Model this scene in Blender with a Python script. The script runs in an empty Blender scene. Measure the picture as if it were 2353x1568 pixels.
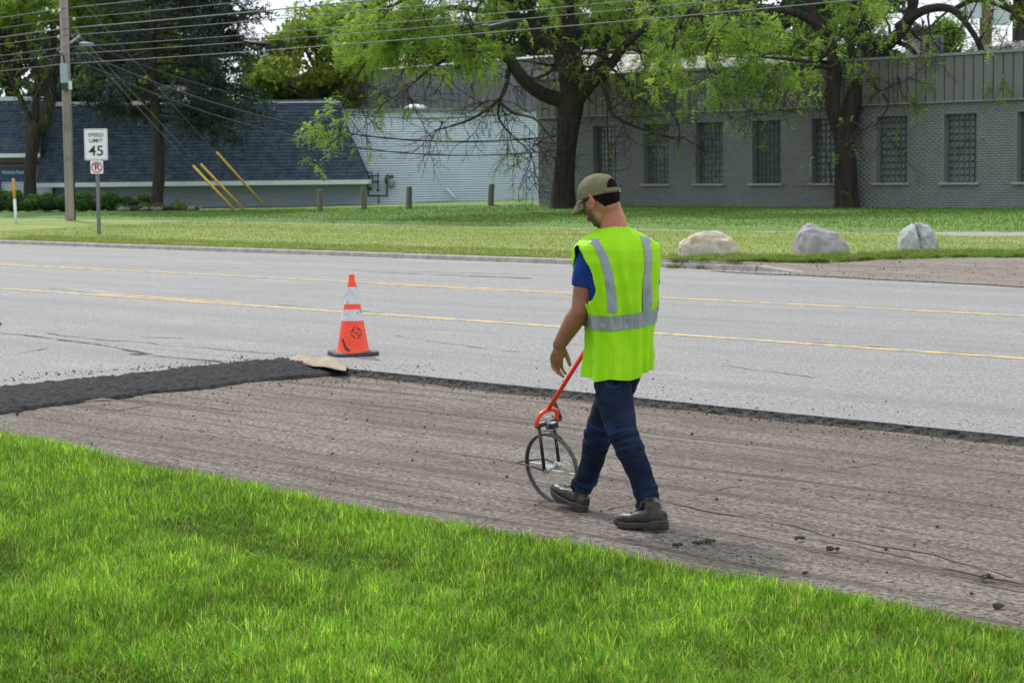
import bpy, bmesh, math, random
import numpy as np
from mathutils import Vector, Matrix, noise
random.seed(7); rng = np.random.default_rng(7)
PI = math.pi
scene = bpy.context.scene
COL = scene.collection
# ------------------------------------------------------------------ camera
FPX = 4700.0                 # focal length in pixels of a 2352 px wide frame
CAMH = 1.70
cd = bpy.data.cameras.new('camera'); cam = bpy.data.objects.new('camera', cd); COL.objects.link(cam)
cd.sensor_width = 36.0; cd.lens = FPX / 2352 * 36; cd.clip_start = 0.1; cd.clip_end = 2000
Rm = Matrix.Rotation(math.radians(90 - 4.67), 4, 'X') @ Matrix.Rotation(math.radians(-0.61), 4, 'Z')
cam.matrix_world = Matrix.Translation((0, 0, CAMH)) @ Rm
cd.dof.use_dof = True; cd.dof.focus_distance = 10.2; cd.dof.aperture_fstop = 11.0
scene.camera = cam
# ------------------------------------------------------------------ world, sun, exposure
SUN_EL, SUN_AZ = 47.0, -24.0       # azimuth measured from +Y, negative to the left
w = bpy.data.worlds.new('World'); scene.world = w; w.use_nodes = True
nt = w.node_tree; nt.nodes.clear()
out = nt.nodes.new('ShaderNodeOutputWorld'); bg = nt.nodes.new('ShaderNodeBackground')
sky = nt.nodes.new('ShaderNodeTexSky'); sky.sky_type = 'NISHITA'; sky.sun_disc = False
sky.sun_elevation = math.radians(SUN_EL); sky.sun_rotation = math.radians(SUN_AZ)
tc = nt.nodes.new('ShaderNodeTexCoord'); nz = nt.nodes.new('ShaderNodeTexNoise')
nz.inputs['Scale'].default_value = 2.2; nz.inputs['Detail'].default_value = 5
rp = nt.nodes.new('ShaderNodeValToRGB'); rp.color_ramp.elements[0].position = .30; rp.color_ramp.elements[1].position = .52
rp.color_ramp.elements[0].color = (.72, .72, .72, 1)
mx = nt.nodes.new('ShaderNodeMix'); mx.data_type = 'RGBA'
mx.inputs[7].default_value = (11.2, 11.9, 13.0, 1)     # bright cloud cover
nt.links.new(tc.outputs['Generated'], nz.inputs['Vector']); nt.links.new(nz.outputs['Fac'], rp.inputs['Fac'])
nt.links.new(rp.outputs['Color'], mx.inputs[0]); nt.links.new(sky.outputs['Color'], mx.inputs[6])
nt.links.new(mx.outputs[2], bg.inputs['Color']); bg.inputs['Strength'].default_value = 0.098
nt.links.new(bg.outputs['Background'], out.inputs['Surface'])
sl = bpy.data.lights.new('sun', 'SUN'); sl.energy = 2.9; sl.angle = math.radians(5); sl.color = (1, .96, .9)
so = bpy.data.objects.new('sun', sl); COL.objects.link(so)
az, el = math.radians(SUN_AZ), math.radians(SUN_EL)
sd = Vector((math.sin(az) * math.cos(el), math.cos(az) * math.cos(el), math.sin(el)))
so.rotation_euler = sd.to_track_quat('Z', 'Y').to_euler(); so.location = (0, 0, 30)
scene.view_settings.view_transform = 'Standard'; scene.view_settings.look = 'None'
scene.view_settings.exposure = 0.0; scene.view_settings.gamma = 1.0; scene.view_settings.use_curve_mapping = False
scene.cycles.max_bounces = 8; scene.cycles.transparent_max_bounces = 8
# ------------------------------------------------------------------ placing helpers
R3 = Rm.to_3x3(); CO = Vector((0, 0, CAMH))
def ray(px, py):
    v = R3 @ Vector(((px - 1176) / FPX, -(py - 784) / FPX, -1.0)); return v / v.y
def W(px, py, d):                      # point seen at a frame position, at depth d (world y)
    return CO + ray(px, py) * d
Ri = R3.transposed()
def proj(p):
    v = Ri @ (Vector(p) - CO); return (1176 + FPX * v.x / -v.z, 784 - FPX * v.y / -v.z)
_v = ray(-3150, 440); Dd = Vector((_v.x, _v.y, 0)).normalized()     # along the road, away to the left
Dq = -Dd; Nn = Vector((-Dq.y, Dq.x, 0))                             # q: along the road to the right, u: across it
ROT = math.atan2(Dq.y, Dq.x)
def QU(q, u, z=0.0): return Dq * q + Nn * u + Vector((0, 0, z))
def toQU(p): return (p.x * Dq.x + p.y * Dq.y, p.x * Nn.x + p.y * Nn.y)
ROADZ = 0.055
def plane_pt(px, py, z):
    r = ray(px, py); return CO + r * ((z - CAMH) / r.z)
U_CUT = toQU(plane_pt(1176, 884, ROADZ))[1]
Q_RAMP0 = toQU(plane_pt(790, 855, 0.0))[0]; Q_RAMP1 = toQU(plane_pt(630, 828, ROADZ))[0]
_a = toQU(plane_pt(0, 988, .05)); _b = toQU(plane_pt(2352, 1437, .05))
def edge_u(q): return _a[1] + (_b[1] - _a[1]) * (q - _a[0]) / (_b[0] - _a[0]) + .05 * math.sin(q * .9) + .025 * math.sin(q * 2.7 + 1)
U_CURB = toQU(plane_pt(1176, 598, .10))[1]
Q_DRIVE = toQU(plane_pt(1712, 627, ROADZ))[0]
U_LY = toQU(plane_pt(1176, 743, ROADZ))[1]; U_UY = toQU(plane_pt(1176, 666, ROADZ))[1]; U_WL = toQU(plane_pt(1550, 649, ROADZ))[1]
U_SW = 34.3
def sm(a, b, x):
    t = min(1, max(0, (x - a) / (b - a))); return t * t * (3 - 2 * t)
def H(q, u):
    if u < U_CURB - .02: return ROADZ
    lawn = .20 + (u - U_CURB) * .0218
    if u > U_SW + 1.5:
        x = q * Dq.x + u * Nn.x; t = sm(-9, 1, x); v = u - U_SW - 1.5
        lawn = (.42 + min(.27, .0265 * v)) * t + (.42 + min(.085, .019 * v)) * (1 - t)
    k = sm(Q_DRIVE - .6, Q_DRIVE + .8, q)
    return lawn * (1 - k) + k * (ROADZ + (lawn - ROADZ) * sm(U_CURB - .02, U_CURB + 3.2, u))
def G(px, py):                          # where the sight line meets the far ground
    r = ray(px, py); d = 8.0
    while d < 400:
        p = CO + r * d; q, u = toQU(p)
        if p.z <= H(q, u): return p
        d += .05
    return CO + r * 90
# ------------------------------------------------------------------ mesh helpers
ORG = {}
def link(o, parent=None):
    COL.objects.link(o)
    if parent is not None: o.parent = parent; ORG[o.name] = ORG.get(parent.name, Vector((0, 0, 0)))
    return o
def tag(o, label=None, cat=None, group=None, kind=None):
    if label: o['label'] = label
    if cat: o['category'] = cat
    if group: o['group'] = group
    if kind: o['kind'] = kind
    return o
def thing(name, loc, label, cat, group=None):
    o = bpy.data.objects.new(name, None); COL.objects.link(o); o.location = loc; o.empty_display_size = .1
    ORG[o.name] = Vector(loc); return tag(o, label, cat, group)
def mesh_np(name, V, F, mat, parent=None, smooth=False, col=None, local=False):
    """V (n,3), F (m,k) all faces with k corners"""
    V = np.asarray(V, dtype=np.float32).reshape(-1, 3); F = np.asarray(F, dtype=np.int32)
    me = bpy.data.meshes.new(name); k = F.shape[1]; m = F.shape[0]
    org = np.array(ORG.get(parent.name, (0, 0, 0)) if parent is not None and not local else (0, 0, 0), dtype=np.float32)
    me.vertices.add(len(V)); me.vertices.foreach_set('co', (V - org).ravel())
    me.loops.add(m * k); me.loops.foreach_set('vertex_index', F.ravel())
    me.polygons.add(m); me.polygons.foreach_set('loop_start', np.arange(0, m * k, k, dtype=np.int32))
    me.update(calc_edges=True)
    if col is not None:
        ca = me.color_attributes.new('tint', 'FLOAT_COLOR', 'POINT')
        c4 = np.ones((len(V), 4), dtype=np.float32); c4[:, :3] = col; ca.data.foreach_set('color', c4.ravel())
    if smooth: me.polygons.foreach_set('use_smooth', np.ones(m, dtype=bool))
    me.materials.append(mat); me.validate()
    return link(bpy.data.objects.new(name, me), parent)
class MB:
    def __init__(s): s.v = []; s.f = []
    def add(s, vs, fs):
        b = len(s.v); s.v += [Vector(x) for x in vs]; s.f += [[b + i for i in f] for f in fs]; return s
    def box(s, c, sz, ax=None):
        c = Vector(c); X, Y, Z = ax or (Vector((1, 0, 0)), Vector((0, 1, 0)), Vector((0, 0, 1)))
        h = [x / 2 for x in sz]
        vs = [c + X * (i * h[0]) + Y * (j * h[1]) + Z * (k * h[2]) for i in (-1, 1) for j in (-1, 1) for k in (-1, 1)]
        return s.add(vs, [(0, 1, 3, 2), (4, 6, 7, 5), (0, 4, 5, 1), (2, 3, 7, 6), (0, 2, 6, 4), (1, 5, 7, 3)])
    def tube(s, pts, rads, seg=8, caps=True, ell=None):
        pts = [Vector(p) for p in pts]; n = len(pts)
        if not hasattr(rads, '__len__'): rads = [rads] * n
        up = None; rings = []
        for i, p in enumerate(pts):
            t = (pts[min(i + 1, n - 1)] - pts[max(i - 1, 0)]).normalized()
            if up is None:
                up = Vector((0, 0, 1)) if abs(t.z) < .9 else Vector((0, 1, 0))
            a = (up - t * up.dot(t))
            if a.length < 1e-5: a = t.orthogonal()
            a.normalize(); b = t.cross(a); up = a
            r = rads[i]; ra, rb = (r if hasattr(r, '__len__') else (r, r))
            rings.append([p + a * (ra * math.cos(2 * PI * k / seg)) + b * (rb * math.sin(2 * PI * k / seg)) for k in range(seg)])
        b0 = len(s.v)
        for r in rings: s.v += r
        for i in range(n - 1):
            for k in range(seg):
                k2 = (k + 1) % seg
                s.f.append([b0 + i * seg + k, b0 + i * seg + k2, b0 + (i + 1) * seg + k2, b0 + (i + 1) * seg + k])
        if caps:
            s.f.append([b0 + k for k in range(seg)][::-1]); s.f.append([b0 + (n - 1) * seg + k for k in range(seg)])
        return s
    def ball(s, c, r, ax=None, nu=16, nv=10):
        c = Vector(c); r = r if hasattr(r, '__len__') else (r, r, r)
        X, Y, Z = ax or (Vector((1, 0, 0)), Vector((0, 1, 0)), Vector((0, 0, 1)))
        b = len(s.v); s.v.append(c + Z * r[2])
        for j in range(1, nv):
            ph = PI * j / nv
            for i in range(nu):
                th = 2 * PI * i / nu
                s.v.append(c + X * (r[0] * math.sin(ph) * math.cos(th)) + Y * (r[1] * math.sin(ph) * math.sin(th)) + Z * (r[2] * math.cos(ph)))
        s.v.append(c - Z * r[2]); e = len(s.v) - 1
        for i in range(nu):
            s.f.append([b, b + 1 + i, b + 1 + (i + 1) % nu])
            for j in range(nv - 2):
                p0 = b + 1 + j * nu
                s.f.append([p0 + i, p0 + nu + i, p0 + nu + (i + 1) % nu, p0 + (i + 1) % nu])
            p0 = b + 1 + (nv - 2) * nu; s.f.append([e, p0 + (i + 1) % nu, p0 + i])
        return s
    def mesh(s, name, org):
        me = bpy.data.meshes.new(name); me.from_pydata([v - org for v in s.v], [], s.f); me.update(); return me
    def build(s, name, mat, parent=None, smooth=False, bevel=0):
        org = ORG.get(parent.name, Vector((0, 0, 0))) if parent is not None else Vector((0, 0, 0))
        me = s.mesh(name, org); bm = bmesh.new(); bm.from_mesh(me)
        bmesh.ops.recalc_face_normals(bm, faces=bm.faces)
        if bevel: bmesh.ops.bevel(bm, geom=bm.edges[:], offset=bevel, segments=2, affect='EDGES', profile=.6)
        bm.to_mesh(me); bm.free()
        if smooth: me.polygons.foreach_set('use_smooth', [True] * len(me.polygons))
        me.materials.append(mat)
        return link(bpy.data.objects.new(name, me), parent)
def fuse(mb, voxel, it=4, fac=.5):
    """one continuous surface out of overlapping closed shapes"""
    me = mb.mesh('tmp', Vector((0, 0, 0))); bm = bmesh.new(); bm.from_mesh(me); bmesh.ops.recalc_face_normals(bm, faces=bm.faces); bm.to_mesh(me); bm.free()
    o = bpy.data.objects.new('tmp', me); COL.objects.link(o)
    m = o.modifiers.new('r', 'REMESH'); m.mode = 'VOXEL'; m.voxel_size = voxel
    if it: m2 = o.modifiers.new('s', 'SMOOTH'); m2.factor = fac; m2.iterations = it
    dg = bpy.context.evaluated_depsgraph_get(); me2 = bpy.data.meshes.new_from_object(o.evaluated_get(dg))
    bpy.data.objects.remove(o); bpy.data.meshes.remove(me)
    return me2
def me_co(me):
    a = np.empty(len(me.vertices) * 3, dtype=np.float32); me.vertices.foreach_get('co', a); return a.reshape(-1, 3)
def me_no(me):
    a = np.empty(len(me.vertices) * 3, dtype=np.float32); me.vertices.foreach_get('normal', a); return a.reshape(-1, 3)
def finish(me, name, mat, parent, V=None, tint=None):
    if V is None: V = me_co(me)
    org = np.array(ORG.get(parent.name, (0, 0, 0)), dtype=np.float32) if parent is not None else 0
    me.vertices.foreach_set('co', (V - org).astype(np.float32).ravel())
    if tint is not None:
        ca = me.color_attributes.new('tint', 'FLOAT_COLOR', 'POINT'); c4 = np.ones((len(V), 4), dtype=np.float32); c4[:, :3] = tint
        ca.data.foreach_set('color', c4.ravel())
    me.polygons.foreach_set('use_smooth', [True] * len(me.polygons)); me.materials.clear(); me.materials.append(mat); me.name = name; me.update()
    return link(bpy.data.objects.new(name, me), parent)
def vnoise(V, s, seed=0.0):
    return np.array([noise.noise(Vector((float(a) * s + seed, float(b) * s, float(c) * s))) for a, b, c in V])
# ------------------------------------------------------------------ materials
def nodes(name):
    m = bpy.data.materials.new(name); m.use_nodes = True; nt = m.node_tree
    return m, nt, nt.nodes['Principled BSDF']
def mat(name, c1, c2=None, scale=5.0, rough=.7, bump=0.0, bscale=None, metal=0.0, stretch=None, detail=6, spec=.5, tint=False, trans=0.0, lo=.35, hi=.65, c3=None, s3=1.0, lo3=.5, hi3=.7, nr=.65):
    m, nt, b = nodes(name); L = nt.links.new; N = nt.nodes.new
    b.inputs['Roughness'].default_value = rough; b.inputs['Metallic'].default_value = metal; b.inputs['Specular IOR Level'].default_value = spec
    tc = N('ShaderNodeTexCoord'); mp = N('ShaderNodeMapping'); L(tc.outputs['Object'], mp.inputs['Vector'])
    if stretch: mp.inputs['Scale'].default_value = stretch
    colout = None
    if c2:
        n = N('ShaderNodeTexNoise'); n.inputs['Scale'].default_value = scale; n.inputs['Detail'].default_value = detail; n.inputs['Roughness'].default_value = nr
        L(mp.outputs['Vector'], n.inputs['Vector'])
        r = N('ShaderNodeValToRGB'); r.color_ramp.elements[0].position = lo; r.color_ramp.elements[1].position = hi
        r.color_ramp.elements[0].color = (*c1, 1); r.color_ramp.elements[1].color = (*c2, 1)
        L(n.outputs['Fac'], r.inputs['Fac']); colout = r.outputs['Color']
        if c3:
            n3 = N('ShaderNodeTexNoise'); n3.inputs['Scale'].default_value = s3; n3.inputs['Detail'].default_value = 5; L(tc.outputs['Object'], n3.inputs['Vector'])
            r3 = N('ShaderNodeValToRGB'); r3.color_ramp.elements[0].position = lo3; r3.color_ramp.elements[1].position = hi3; L(n3.outputs['Fac'], r3.inputs['Fac'])
            x = N('ShaderNodeMix'); x.data_type = 'RGBA'; L(r3.outputs['Color'], x.inputs[0]); L(colout, x.inputs[6]); x.inputs[7].default_value = (*c3, 1); colout = x.outputs[2]
    if tint:
        a = N('ShaderNodeAttribute'); a.attribute_name = 'tint'
        if colout is None: colout = a.outputs['Color']
        else:
            x = N('ShaderNodeMix'); x.data_type = 'RGBA'; x.blend_type = 'MULTIPLY'; x.inputs[0].default_value = 1
            L(colout, x.inputs[6]); L(a.outputs['Color'], x.inputs[7]); colout = x.outputs[2]
    if colout is None: b.inputs['Base Color'].default_value = (*c1, 1)
    else: L(colout, b.inputs['Base Color'])
    if bump:
        n2 = N('ShaderNodeTexNoise'); n2.inputs['Scale'].default_value = bscale or scale * 4; n2.inputs['Detail'].default_value = 6; n2.inputs['Roughness'].default_value = nr
        L(mp.outputs['Vector'], n2.inputs['Vector']); bp = N('ShaderNodeBump'); bp.inputs['Strength'].default_value = 1.0; bp.inputs['Distance'].default_value = bump
        L(n2.outputs['Fac'], bp.inputs['Height']); L(bp.outputs['Normal'], b.inputs['Normal'])
    if trans:
        t = N('ShaderNodeBsdfTranslucent'); ms = N('ShaderNodeMixShader'); ms.inputs[0].default_value = trans
        if colout is not None: L(colout, t.inputs['Color'])
        else: t.inputs['Color'].default_value = (*c1, 1)
        o = nt.nodes['Material Output']; L(b.outputs[0], ms.inputs[1]); L(t.outputs[0], ms.inputs[2]); L(ms.outputs[0], o.inputs['Surface'])
    return m
# ================================================================== GROUND
M_ROAD = mat('old_asphalt', (.12, .118, .115), (.42, .412, .40), scale=40, rough=.9, bump=.012, bscale=55, lo=.40, hi=.58, detail=10, nr=.8, c3=(.24, .235, .225), s3=.35, lo3=.50, hi3=1.0)
M_MILL = mat('milled_asphalt', (.013, .011, .0095), (.37, .315, .258), scale=34, rough=.95, bump=.018, bscale=30, lo=.40, hi=.56, detail=12, nr=.8, stretch=(.9, 1.1, 1))
def over(m, col, sc, st, lo, hi, op):
    """lay another tone over a material, in streaks or blotches"""
    nt = m.node_tree; b = nt.nodes['Principled BSDF']; N = nt.nodes.new; L = nt.links.new; src = b.inputs['Base Color'].links[0].from_socket
    tc = N('ShaderNodeTexCoord'); mp = N('ShaderNodeMapping'); mp.inputs['Scale'].default_value = st; L(tc.outputs['Object'], mp.inputs['Vector'])
    n = N('ShaderNodeTexNoise'); n.inputs['Scale'].default_value = sc; n.inputs['Detail'].default_value = 8; n.inputs['Roughness'].default_value = .7; L(mp.outputs['Vector'], n.inputs['Vector'])
    r = N('ShaderNodeMapRange'); r.inputs[1].default_value = lo; r.inputs[2].default_value = hi; r.inputs[4].default_value = op; L(n.outputs['Fac'], r.inputs[0])
    x = N('ShaderNodeMix'); x.data_type = 'RGBA'; L(r.outputs[0], x.inputs[0]); L(src, x.inputs[6]); x.inputs[7].default_value = (*col, 1); L(x.outputs[2], b.inputs['Base Color'])
over(M_MILL, (.082, .058, .041), 1.0, (.16, 6.5, 1), .47, .64, .9); over(M_MILL, (.110, .080, .058), .7, (.5, 1, 1), .47, .70, .8); over(M_MILL, (.33, .29, .25), 1.6, (.4, 1.5, 1), .56, .75, .35); over(M_MILL, (.045, .035, .029), 9, (.35, 2.2, 1), .55, .65, .8); over(M_MILL, (.016, .013, .011), 42, (.55, 1.3, 1), .54, .61, .9)
M_CUT = mat('broken_asphalt_edge', (.006, .005, .0045), (.17, .155, .135), scale=38, rough=.95, bump=.03, bscale=40, nr=.8)
M_NEW = mat('fresh_asphalt', (.003, .003, .005), (.017, .018, .022), scale=50, rough=.7, spec=.25, bump=.03, bscale=40, nr=.8)
M_CONC = mat('curb_concrete', (.26, .245, .225), (.40, .38, .35), scale=6, rough=.9, bump=.006, bscale=60)
M_WALKC = mat('sidewalk_concrete', (.24, .225, .205), (.34, .32, .295), scale=3, rough=.9, bump=.004, bscale=60)
M_DIRT = mat('gravel_dirt', (.125, .102, .082), (.29, .245, .20), scale=7, nr=.8, rough=.95, bump=.02, bscale=30, stretch=(.5, 1.6, 1), c3=(.20, .17, .145), s3=.8, lo3=.45, hi3=.6)
over(M_ROAD, (.19, .186, .18), .6, (.07, 2.2, 1), .48, .68, .5); over(M_ROAD, (.46, .45, .435), 1.1, (.3, 1, 1), .58, .75, .4)
over(M_DIRT, (.30, .26, .22), 1.1, (.3, 3, 1), .48, .62, .8); over(M_DIRT, (.07, .055, .045), 1.3, (.25, 4, 1), .56, .68, .8)
M_SOIL = mat('lawn_soil', (.028, .055, .010), (.055, .095, .018), scale=8, rough=.95, bump=.01)
M_LAWN = mat('mown_lawn', (.17, .25, .045), (.28, .34, .075), scale=.9, rough=.9, bump=.05, bscale=14, stretch=(.5, 2.2, 1), c3=(.33, .32, .12), s3=.28, lo3=.52, hi3=.78)
M_LAWN2 = mat('shaded_lawn', (.085, .19, .03), (.17, .28, .05), scale=.8, rough=.9, bump=.05, bscale=12, stretch=(.4, 2.2, 1), c3=(.15, .20, .05), s3=.3, lo3=.5, hi3=.75)  # upper lawn green, darkened in the colour for the shade of the trees
M_YEL = mat('yellow_road_paint', (.50, .33, .08), (.74, .50, .13), scale=16, rough=.75, lo=.3, hi=.5, c3=(.32, .30, .25), s3=7, lo3=.46, hi3=.60)
M_WHT = mat('white_road_paint', (.36, .36, .36), (.62, .62, .62), scale=14, rough=.75, lo=.45, hi=.62)
M_CRACK = mat('dark_crack', (.03, .03, .03), (.07, .065, .06), scale=20, rough=.95)  # near-black tone of the cracks themselves
M_BLADE = mat('grass_blade', (1, 1, 1), None, rough=.6, tint=True, trans=.45, spec=.12)
def sheet(name, qs, us, zf, m, kind='structure'):
    """ground surface over a q,u grid, axes of the object along the road"""
    Q, U = np.meshgrid(qs, us, indexing='ij'); Z = np.array([[zf(q, u) for u in us] for q in qs])
    V = np.stack([Q, U, Z], -1).reshape(-1, 3); nq, nu = len(qs), len(us)
    i = np.arange(nq - 1)[:, None] * nu + np.arange(nu - 1)[None, :]
    F = np.stack([i, i + nu, i + nu + 1, i + 1], -1).reshape(-1, 4)
    o = mesh_np(name, V, F, m, smooth=True); o.rotation_euler = (0, 0, ROT)
    o['kind'] = kind; return o
def lin(a, b, n): return list(np.linspace(a, b, n))
def wob(q, s=1.0, k=1.0): return noise.noise(Vector((q * k, s * 7.3, 0)))
# base terrain reaching the horizon, well below everything
sheet('terrain', [-900, 900], [-900, 1100], lambda q, u: -.35, M_LAWN2)
# road surface beyond the cut, and beside the ramp
def road_edge(q): return U_CUT + .035 * wob(q, 1, 1.2) + .012 * wob(q, 2, 7) + .006 * wob(q, 3, 25)
qs = lin(-220, Q_RAMP0 - 14, 60) + lin(Q_RAMP0 - 13.9, 12, 1500) + lin(12.5, 120, 60)
V = []; F = []
for i, q in enumerate(qs):
    e = road_edge(q)
    V += [(q, e, ROADZ), (q, U_LY - .3, ROADZ), (q, U_CURB + .03 + (4.5 * sm(Q_DRIVE - .2, Q_DRIVE + .1, q) if q > Q_DRIVE - .3 else 0), ROADZ)]
    if i:
        b = 3 * i; F += [(b - 3, b, b + 1, b - 2), (b - 2, b + 1, b + 2, b - 1)]
o = mesh_np('road', V, F, M_ROAD); o.rotation_euler = (0, 0, ROT); o['kind'] = 'structure'
# near lane that is still unmilled, left of the fresh ramp
sheet('near_lane', lin(-220, Q_RAMP1 + .15, 60), [3.0, U_CUT + .05], lambda q, u: ROADZ - .0015, M_ROAD)
# milled lane
def mill_z(q, u): return .012 * noise.noise(Vector((q * .8, u * 1.5, 0))) + .006 * noise.noise(Vector((q * 2.5, u * 5, 3)))
sheet('milled_lane', lin(Q_RAMP1 - 1.0, 10, 240) + lin(10.5, 110, 30), lin(3.0, U_CUT + .06, 90), mill_z, M_MILL)
# broken face of the cut
V = []; F = []; nr = 7; qq = lin(Q_RAMP1 - .3, 11, 1700) + lin(11.1, 60, 200)
for i, q in enumerate(qq):
    e = road_edge(q)
    for j in range(nr):
        t = j / (nr - 1); nz_ = noise.noise(Vector((q * 14, t * 3, 0))) * .020 + noise.noise(Vector((q * 45, t * 9, 5))) * .012
        env = math.sin(PI * min(1, t * 1.0)) if 0 < j < nr - 1 else (0 if j == nr - 1 else .6)
        V.append((q, e - .055 * (1 - t) ** 1.5 + nz_ * env, -.012 + (ROADZ + .013) * t + nz_ * .3 * env))
    if i:
        b = i * nr
        F += [(b - nr + j, b + j, b + j + 1, b - nr + j + 1) for j in range(nr - 1)]
o = mesh_np('cut_edge', V, F, M_CUT); o.rotation_euler = (0, 0, ROT); o['kind'] = 'structure'
# fresh asphalt ramp across the milled lane
RA = toQU(plane_pt(0, 893, ROADZ)); RB = toQU(plane_pt(0, 950, 0.0)); print('ramp', Q_RAMP1, Q_RAMP0, RA, RB, U_CUT)
rq = lin(min(Q_RAMP1, RA[0]) - .45, max(Q_RAMP0, RB[0]) + .35, 140); ru = lin(4.0, U_CUT + .30, 260)
V = []; ok = []
for q in rq:
    for u in ru:
        tipq = (q - Q_RAMP1) / (Q_RAMP0 - Q_RAMP1)
        k_ = (U_CUT - u) / (U_CUT - RB[1]); E0 = Q_RAMP1 + (RA[0] - Q_RAMP1) * (U_CUT - u) / (U_CUT - RA[1]); E1 = Q_RAMP0 + .06 + .34 * math.exp(-max(0, U_CUT - u) / .35) + (RB[0] - Q_RAMP0) * k_
        tipq = (q - E0) / max(.2, E1 - E0)
        e0 = E0 - .02 + .07 * wob(u, 4, 2.5) + .03 * wob(u, 5, 14); e1 = E1 + .10 * wob(u, 6, 2) + .05 * wob(u, 7, 13) - .05
        eu = U_CUT + .14 - .16 * max(0, tipq) + .05 * wob(q, 8, 5)
        dist = min(q - e0, e1 - q, (eu - u)); h = sm(0, .07, dist)
        gz = ROADZ * (1 - sm(.1 + .35 * math.exp(-max(0, U_CUT - u) / .35), 1.02, tipq)) 
        z = gz - .02 + h * (.045 + .008 * noise.noise(Vector((q * 9, u * 9, 1))) + .018 * noise.noise(Vector((q * 30, u * 30, 1))))
        V.append((q, u, z)); ok.append(dist > -.012)
n = len(ru); F = [(i * n + j, (i + 1) * n + j, (i + 1) * n + j + 1, i * n + j + 1) for i in range(len(rq) - 1) for j in range(n - 1) if ok[i * n + j] and ok[(i + 1) * n + j + 1]]
o = mesh_np('asphalt_ramp', V, F, M_NEW); o.rotation_euler = (0, 0, ROT); tag(o, 'fresh black asphalt ramp laid across the milled lane beside the tan paper', 'asphalt patch')
# near lawn
def near_z(q, u):
    e = edge_u(q) - u
    return -.02 + .06 * sm(0, .22, e) + .03 * noise.noise(Vector((q * .6, u * .6, 2))) * sm(.2, 1, e)
V = []; F = []; qs = lin(-30, 14, 180); nu = 50
for i, q in enumerate(qs):
    e = edge_u(q)
    for j in range(nu):
        u = e - 14 * (j / (nu - 1)) ** 2; V.append((q, u, near_z(q, u)))
    if i: b = i * nu; F += [(b - nu + j, b + j, b + j + 1, b - nu + j + 1) for j in range(nu - 1)]
o = mesh_np('lawn_ground', V, F, M_SOIL, smooth=True); o.rotation_euler = (0, 0, ROT); o['kind'] = 'structure'
# far verge, lawn, dirt, sidewalk
UBQ = np.array(sorted(toQU(G(x, y)) for x, y in ((1700, 606), (1850, 607), (2000, 600), (2200, 594), (2352, 594), (2700, 596))))
fq = lin(-160, -60, 20) + lin(-58, 14, 180) + lin(15, 90, 20)
def verge_z(q, u): return -.048 * (1 - sm(.13, .7, u - U_CURB)) * (q < Q_DRIVE) + -(.10 if (q > Q_DRIVE - .5 and u < float(np.interp(q, UBQ[:, 0], UBQ[:, 1])) + .1) else 0) + H(q, u) + .015 * noise.noise(Vector((q * .7, u * 1.4, 0))) + .02 * wob(q, 9, 2) * sm(U_CURB + .8, U_CURB + .2, u)
sheet('verge_lawn', fq, lin(U_CURB + .13, U_SW, 26), verge_z, M_LAWN)
sheet('sidewalk', fq, lin(U_SW - .05, U_SW + 1.55, 3), lambda q, u: .20 + (u - U_CURB) * .0218 - .075 + .063 * sm(-27.5, -24.5, q), M_WALKC)
def upper_z(q, u):
    return H(q, u + .2) + .012 * noise.noise(Vector((q * .5, u, 4))) - (.09 * sm(U_SW + 1.75, U_SW + 1.5, u + .06 * wob(q, 3, 3)))
sheet('upper_lawn', fq, lin(U_SW + 1.45, U_SW + 1.9, 5) + lin(U_SW + 2.2, 62, 40) + [80, 150], upper_z, M_LAWN2)
# curb with rounded top, ends at the drive
prof = [(-.34, .0), (-.33, .006), (-.06, .010), (-.045, .085), (-.02, .103), (.10, .106), (.125, .10), (.13, .0)]
q0s = np.arange(-150, Q_DRIVE - .2, 3.05)
curb_root = None
V0 = []
cm = MB(); L = 3.03; nn = 6
for i in range(nn + 1):
    for (du, z) in prof: cm.v.append(Vector((L * i / nn, du, z)))
k = len(prof)
for i in range(nn):
    for j in range(k - 1): cm.f.append([i * k + j, (i + 1) * k + j, (i + 1) * k + j + 1, i * k + j + 1])
cm.f.append(list(range(k))[::-1]); cm.f.append([nn * k + j for j in range(k)])
cr = bpy.data.objects.new('curb', None); COL.objects.link(cr); cr['kind'] = 'structure'; cr.rotation_euler = (0, 0, ROT)
cme = cm.mesh('curb_stone', Vector((0, 0, 0))); cme.materials.append(M_CONC)
for i, q in enumerate([x for x in q0s if x > -75]):
    c = bpy.data.objects.new('curb_stone', cme); COL.objects.link(c); c.parent = cr; c.location = (Q_DRIVE - 3.05 * (i + 1) - .1, U_CURB, ROADZ + .002 + .004 * wob(q, 2, 1))
# sloped curb end
ce = MB(); 
for i in range(5):
    f = i / 4
    for (du, z) in prof: ce.v.append(QU(Q_DRIVE - .08 + .9 * f, U_CURB + du + .02 * f, ROADZ + .003 + z * (1 - .85 * f)))
for i in range(4):
    for j in range(k - 1): ce.f.append([i * k + j, (i + 1) * k + j, (i + 1) * k + j + 1, i * k + j + 1])
ce.f.append([4 * k + j for j in range(k)])
o = ce.build('curb_end', M_CONC); o['kind'] = 'structure'
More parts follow.
